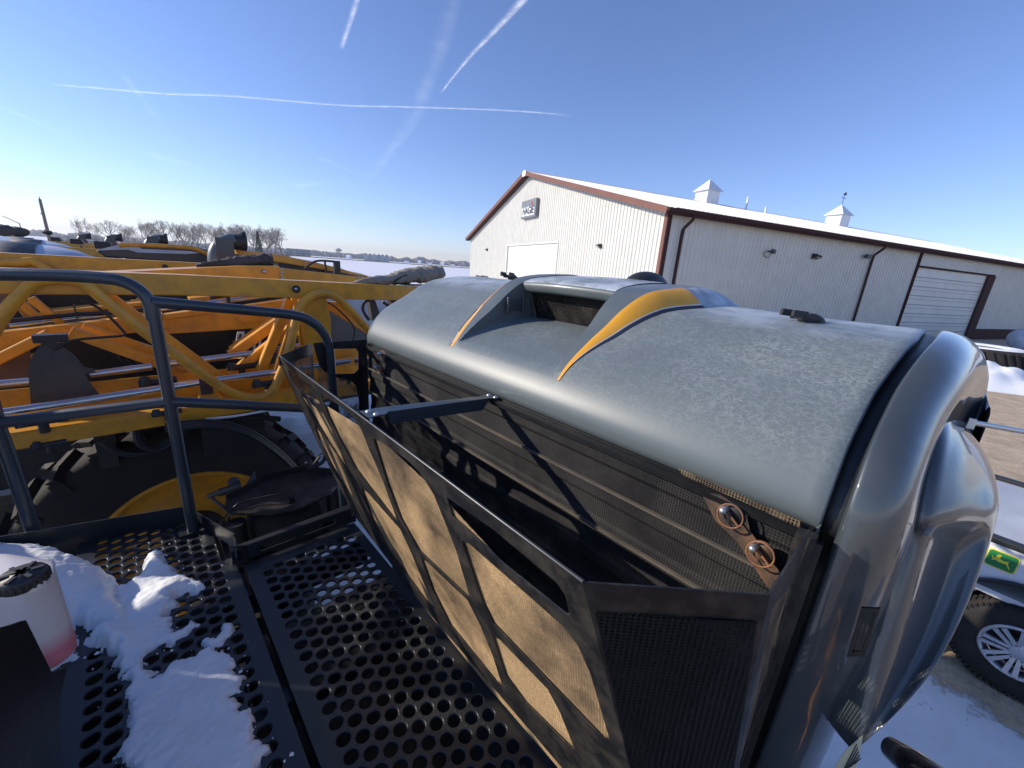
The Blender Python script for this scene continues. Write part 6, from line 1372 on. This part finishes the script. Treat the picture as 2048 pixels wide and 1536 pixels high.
# utility pole, street light arm, thin masts
b = WP(95, 462, dist=70); b.z = 0; tp_ = WP(80, 398, dist=70); UP = root('utility_pole', 'wooden utility pole rising behind the rows of sprayers on the left', 'pole', tuple(b), machine=False)
g = MB(); g.tube([b, Vector((b.x, b.y, tp_.z))], [0.17, 0.12], 10); part('pole_shaft', g, M['bark'], UP); g = MB(); z_ = tp_.z; g.cyl(Vector((b.x, b.y, z_ - .1)), Vector((b.x, b.y, z_ + .25)), 0.04, 6); g.cyl(Vector((b.x - .25, b.y - .05, z_ - 1.5)), Vector((b.x + .1, b.y, z_ - 1.5)), 0.06, 6); part('insulator', g, M['greyp'], UP)
b = WP(43, 462, dist=110); b.z = 0; tp_ = WP(42, 452, dist=110); SL_ = root('street_lamp', 'thin curved lamp arm far away at the left edge under the sky', 'lamp', tuple(b), machine=False)
g = MB(); g.tube(smooth([b, Vector((b.x, b.y, tp_.z)), Vector((b.x - .4, b.y, tp_.z + .5)), Vector((b.x - 3.2, b.y + .5, tp_.z + 1.4))], 5), 0.06, 6); part('lamp_arm', g, M['greyp'], SL_)
# rolled tarps / gear heaped on the far sprayers, dark lumps against the sky
for i, (px, py, s_, lab) in enumerate(((8, 461, .17, 'round dark bundle at the far left skyline on the sprayers'), (35, 463, .15, 'dark bundle second from the left on the sprayer skyline'), (95, 465, .08, 'small dark bundle at the foot of the utility pole'))):
    c = WP(px, py, dist=11.5 + i * .6); g = MB(); rnd = random.Random(i); rows = []
    for a in range(9):
        ph = pi * a / 8; rows.append([c + Vector((cos(t) * sin(ph) * s_ * (1.25 if i else .9), sin(t) * sin(ph) * s_ * .8, cos(ph) * s_ * .55)) * (1 + .18 * noise.noise(Vector((cos(t) * 2 + i, sin(t) * 2, ph * 2)))) if True else c for t in [2 * pi * k / 16 for k in range(17)]])
    rows = [[c + (p - c * (1)) if False else p for p in r] for r in rows]
    rows = []
    for a in range(9):
        ph = pi * a / 8
        rows.append([c + Vector((cos(t) * sin(ph) * s_ * (1.25 if i else .9), sin(t) * sin(ph) * s_ * .8, cos(ph) * s_ * .55)) * (1 + .22 * noise.noise(Vector((cos(t) * 2 + i, sin(t) * 2, ph * 2)))) for t in [2 * pi * k / 16 for k in range(17)]])
    g.grid(rows); tag(g.build('canvas_bundle', M['tarpd'], loc=tuple(c), merge=1e-4), lab, 'bundle', 'canvas bundles on the far sprayers')

# ============================================================ contrails and thin clouds (real ribbons of vapour high above)
def vapour_mat(name, dens, sc_, lo, hi, stretch=(1, 1, 1), edge=2.0):
    m, n, l, b = mat(name); uv = n.new('ShaderNodeUVMap'); uv.uv_map = 'uv'; s = n.new('ShaderNodeSeparateXYZ'); l.new(uv.outputs[0], s.inputs[0])
    x = math_(n, l, 'ABSOLUTE', math_(n, l, 'MULTIPLY_ADD', s.outputs[0], 2.0, -1.0)); e = math_(n, l, 'SUBTRACT', 1.0, math_(n, l, 'POWER', x, edge)); e = math_(n, l, 'MAXIMUM', e, 0.0)
    y = s.outputs[1]; a0 = n.new('ShaderNodeMapRange'); a0.inputs[1].default_value = 0; a0.inputs[2].default_value = 0.08; l.new(y, a0.inputs[0]); a1 = n.new('ShaderNodeMapRange'); a1.inputs[1].default_value = 1; a1.inputs[2].default_value = 0.85; l.new(y, a1.inputs[0])
    q = nz(n, l, sc_, 7, 0.65, 0.5, stretch=stretch); q = ramp(n, l, q, [(lo, 0.0), (hi, 1.0)])
    al = math_(n, l, 'MULTIPLY', math_(n, l, 'MULTIPLY', q, e), math_(n, l, 'MULTIPLY', a0.outputs[0], a1.outputs[0])); al = math_(n, l, 'MULTIPLY', al, dens)
    # vapour scatters the sun evenly whatever way the ribbon faces
    nd_ = n.new('ShaderNodeCombineXYZ'); nu = n.new('ShaderNodeCombineXYZ')
    for k_ in range(3): nd_.inputs[k_].default_value = -sd[k_]; nu.inputs[k_].default_value = sd[k_]
    t1 = n.new('ShaderNodeBsdfTranslucent'); t1.inputs[0].default_value = (1, 1, 1, 1); l.new(nd_.outputs[0], t1.inputs['Normal'])
    d1 = n.new('ShaderNodeBsdfDiffuse'); d1.inputs[0].default_value = (1, 1, 1, 1); l.new(nu.outputs[0], d1.inputs['Normal'])
    ad = n.new('ShaderNodeAddShader'); l.new(t1.outputs[0], ad.inputs[0]); l.new(d1.outputs[0], ad.inputs[1])
    tr = n.new('ShaderNodeBsdfTransparent'); mx = n.new('ShaderNodeMixShader'); l.new(al, mx.inputs[0]); l.new(tr.outputs[0], mx.inputs[1]); l.new(ad.outputs[0], mx.inputs[2])
    l.new(mx.outputs[0], n['Material Output'].inputs['Surface'])
    return m
ALT = 3000.0
def trail(name, label, pts, width, m, cat='contrail', thick=0.15):
    ps = smooth([WP(x, y, z=ALT) for x, y in pts], 8); n = len(ps); c = sum(ps, Vector()) / n; vs_, fs, uvs = [], [], []
    k = 10
    for i, p in enumerate(ps):
        d = (ps[min(i + 1, n - 1)] - ps[max(0, i - 1)]).normalized(); s_ = d.cross(Vector((0, 0, 1))).normalized(); t = i / (n - 1); w_ = lerp(width[0], width[1], t)
        for j in range(k + 1): x = 2 * j / k - 1; vs_.append(p + s_ * x * w_ - Vector((0, 0, thick * w_ * (1 - x * x))))
    for i in range(n - 1):
        for j in range(k): fs.append((i * (k + 1) + j, i * (k + 1) + j + 1, (i + 1) * (k + 1) + j + 1, (i + 1) * (k + 1) + j))
    me = bpy.data.meshes.new(name); me.from_pydata([tuple(v - c) for v in vs_], [], fs); me.materials.append(m); uvl = me.uv_layers.new(name='uv')
    for pl_ in me.polygons:
        for li in pl_.loop_indices:
            vi = me.loops[li].vertex_index; uvl.data[li].uv = ((vi % (k + 1)) / k, (vi // (k + 1)) / (n - 1))
    for pl_ in me.polygons: pl_.use_smooth = True
    o = bpy.data.objects.new(name, me); COL.objects.link(o); o.location = c
    return tag(o, label, cat)
vm1 = vapour_mat('crisp_vapour', 0.30, 0.006, 0.25, 0.75, edge=1.2); vm2 = vapour_mat('thin_vapour', 0.42, 0.0025, 0.3, 0.65, edge=1.2); vm3 = vapour_mat('faint_vapour', 0.07, 0.0012, 0.35, 0.7, edge=1.1)
trail('contrail', 'long thin contrail running almost level across the upper left sky', [(100, 168), (200, 176), (330, 187), (450, 191), (560, 200), (680, 210), (830, 214), (980, 219), (1080, 225), (1150, 232)], (75, 50), vm1)
trail('contrail', 'short steep contrail at the top edge of the sky, left of centre', [(682, 97), (692, 65), (704, 30), (715, -10), (722, -50)], (42, 46), vm1)
trail('contrail', 'slanting contrail at the top centre pointing down to the shed gable', [(881, 187), (905, 155), (940, 112), (985, 65), (1040, 5), (1080, -40)], (18, 80), vm1)
trail('contrail', 'faint broad old contrail fading toward the horizon at the centre', [(735, 360), (790, 285), (830, 225), (850, 170), (880, 90), (905, 0), (915, -60)], (260, 100), vm3)
trail('contrail', 'faint short contrail streak at the left edge of the sky', [(-40, 205), (20, 222), (90, 250), (175, 286)], (140, 90), vm3)
trail('contrail', 'faint wisp crossing the level contrail at the upper left', [(240, 140), (265, 175), (290, 205), (315, 240)], (90, 90), vm3)
trail('thin_cloud', 'pale feathery cloud patch low in the left sky', [(290, 300), (330, 315), (370, 322), (412, 325)], (300, 900), vm3, 'cloud')
trail('thin_cloud', 'small pale cloud wisp low in the sky left of the shed', [(630, 315), (660, 322), (705, 345)], (190, 60), vm3, 'cloud')
trail('thin_cloud', 'pale cloud smudge above the far woods left of the shed', [(590, 370), (620, 365), (665, 362)], (500, 500), vm3, 'cloud')

hm = bpy.data.materials.new('air_haze'); hm.use_nodes = True; hn = hm.node_tree.nodes; hn.remove(hn['Principled BSDF']); pv = hn.new('ShaderNodeVolumePrincipled')
pv.inputs['Color'].default_value = (0.80, 0.88, 1.0, 1); pv.inputs['Density'].default_value = 0.00028; pv.inputs['Anisotropy'].default_value = 0.3; hm.node_tree.links.new(pv.outputs[0], hn['Material Output'].inputs['Volume'])
tag(MB().box((-2700, -320, -1.1), (2700, 2700, 60)).build('haze', hm), kind='stuff')

for o in bpy.data.objects:
    for k in ('_b', '_h'):
        if k in o: del o[k]
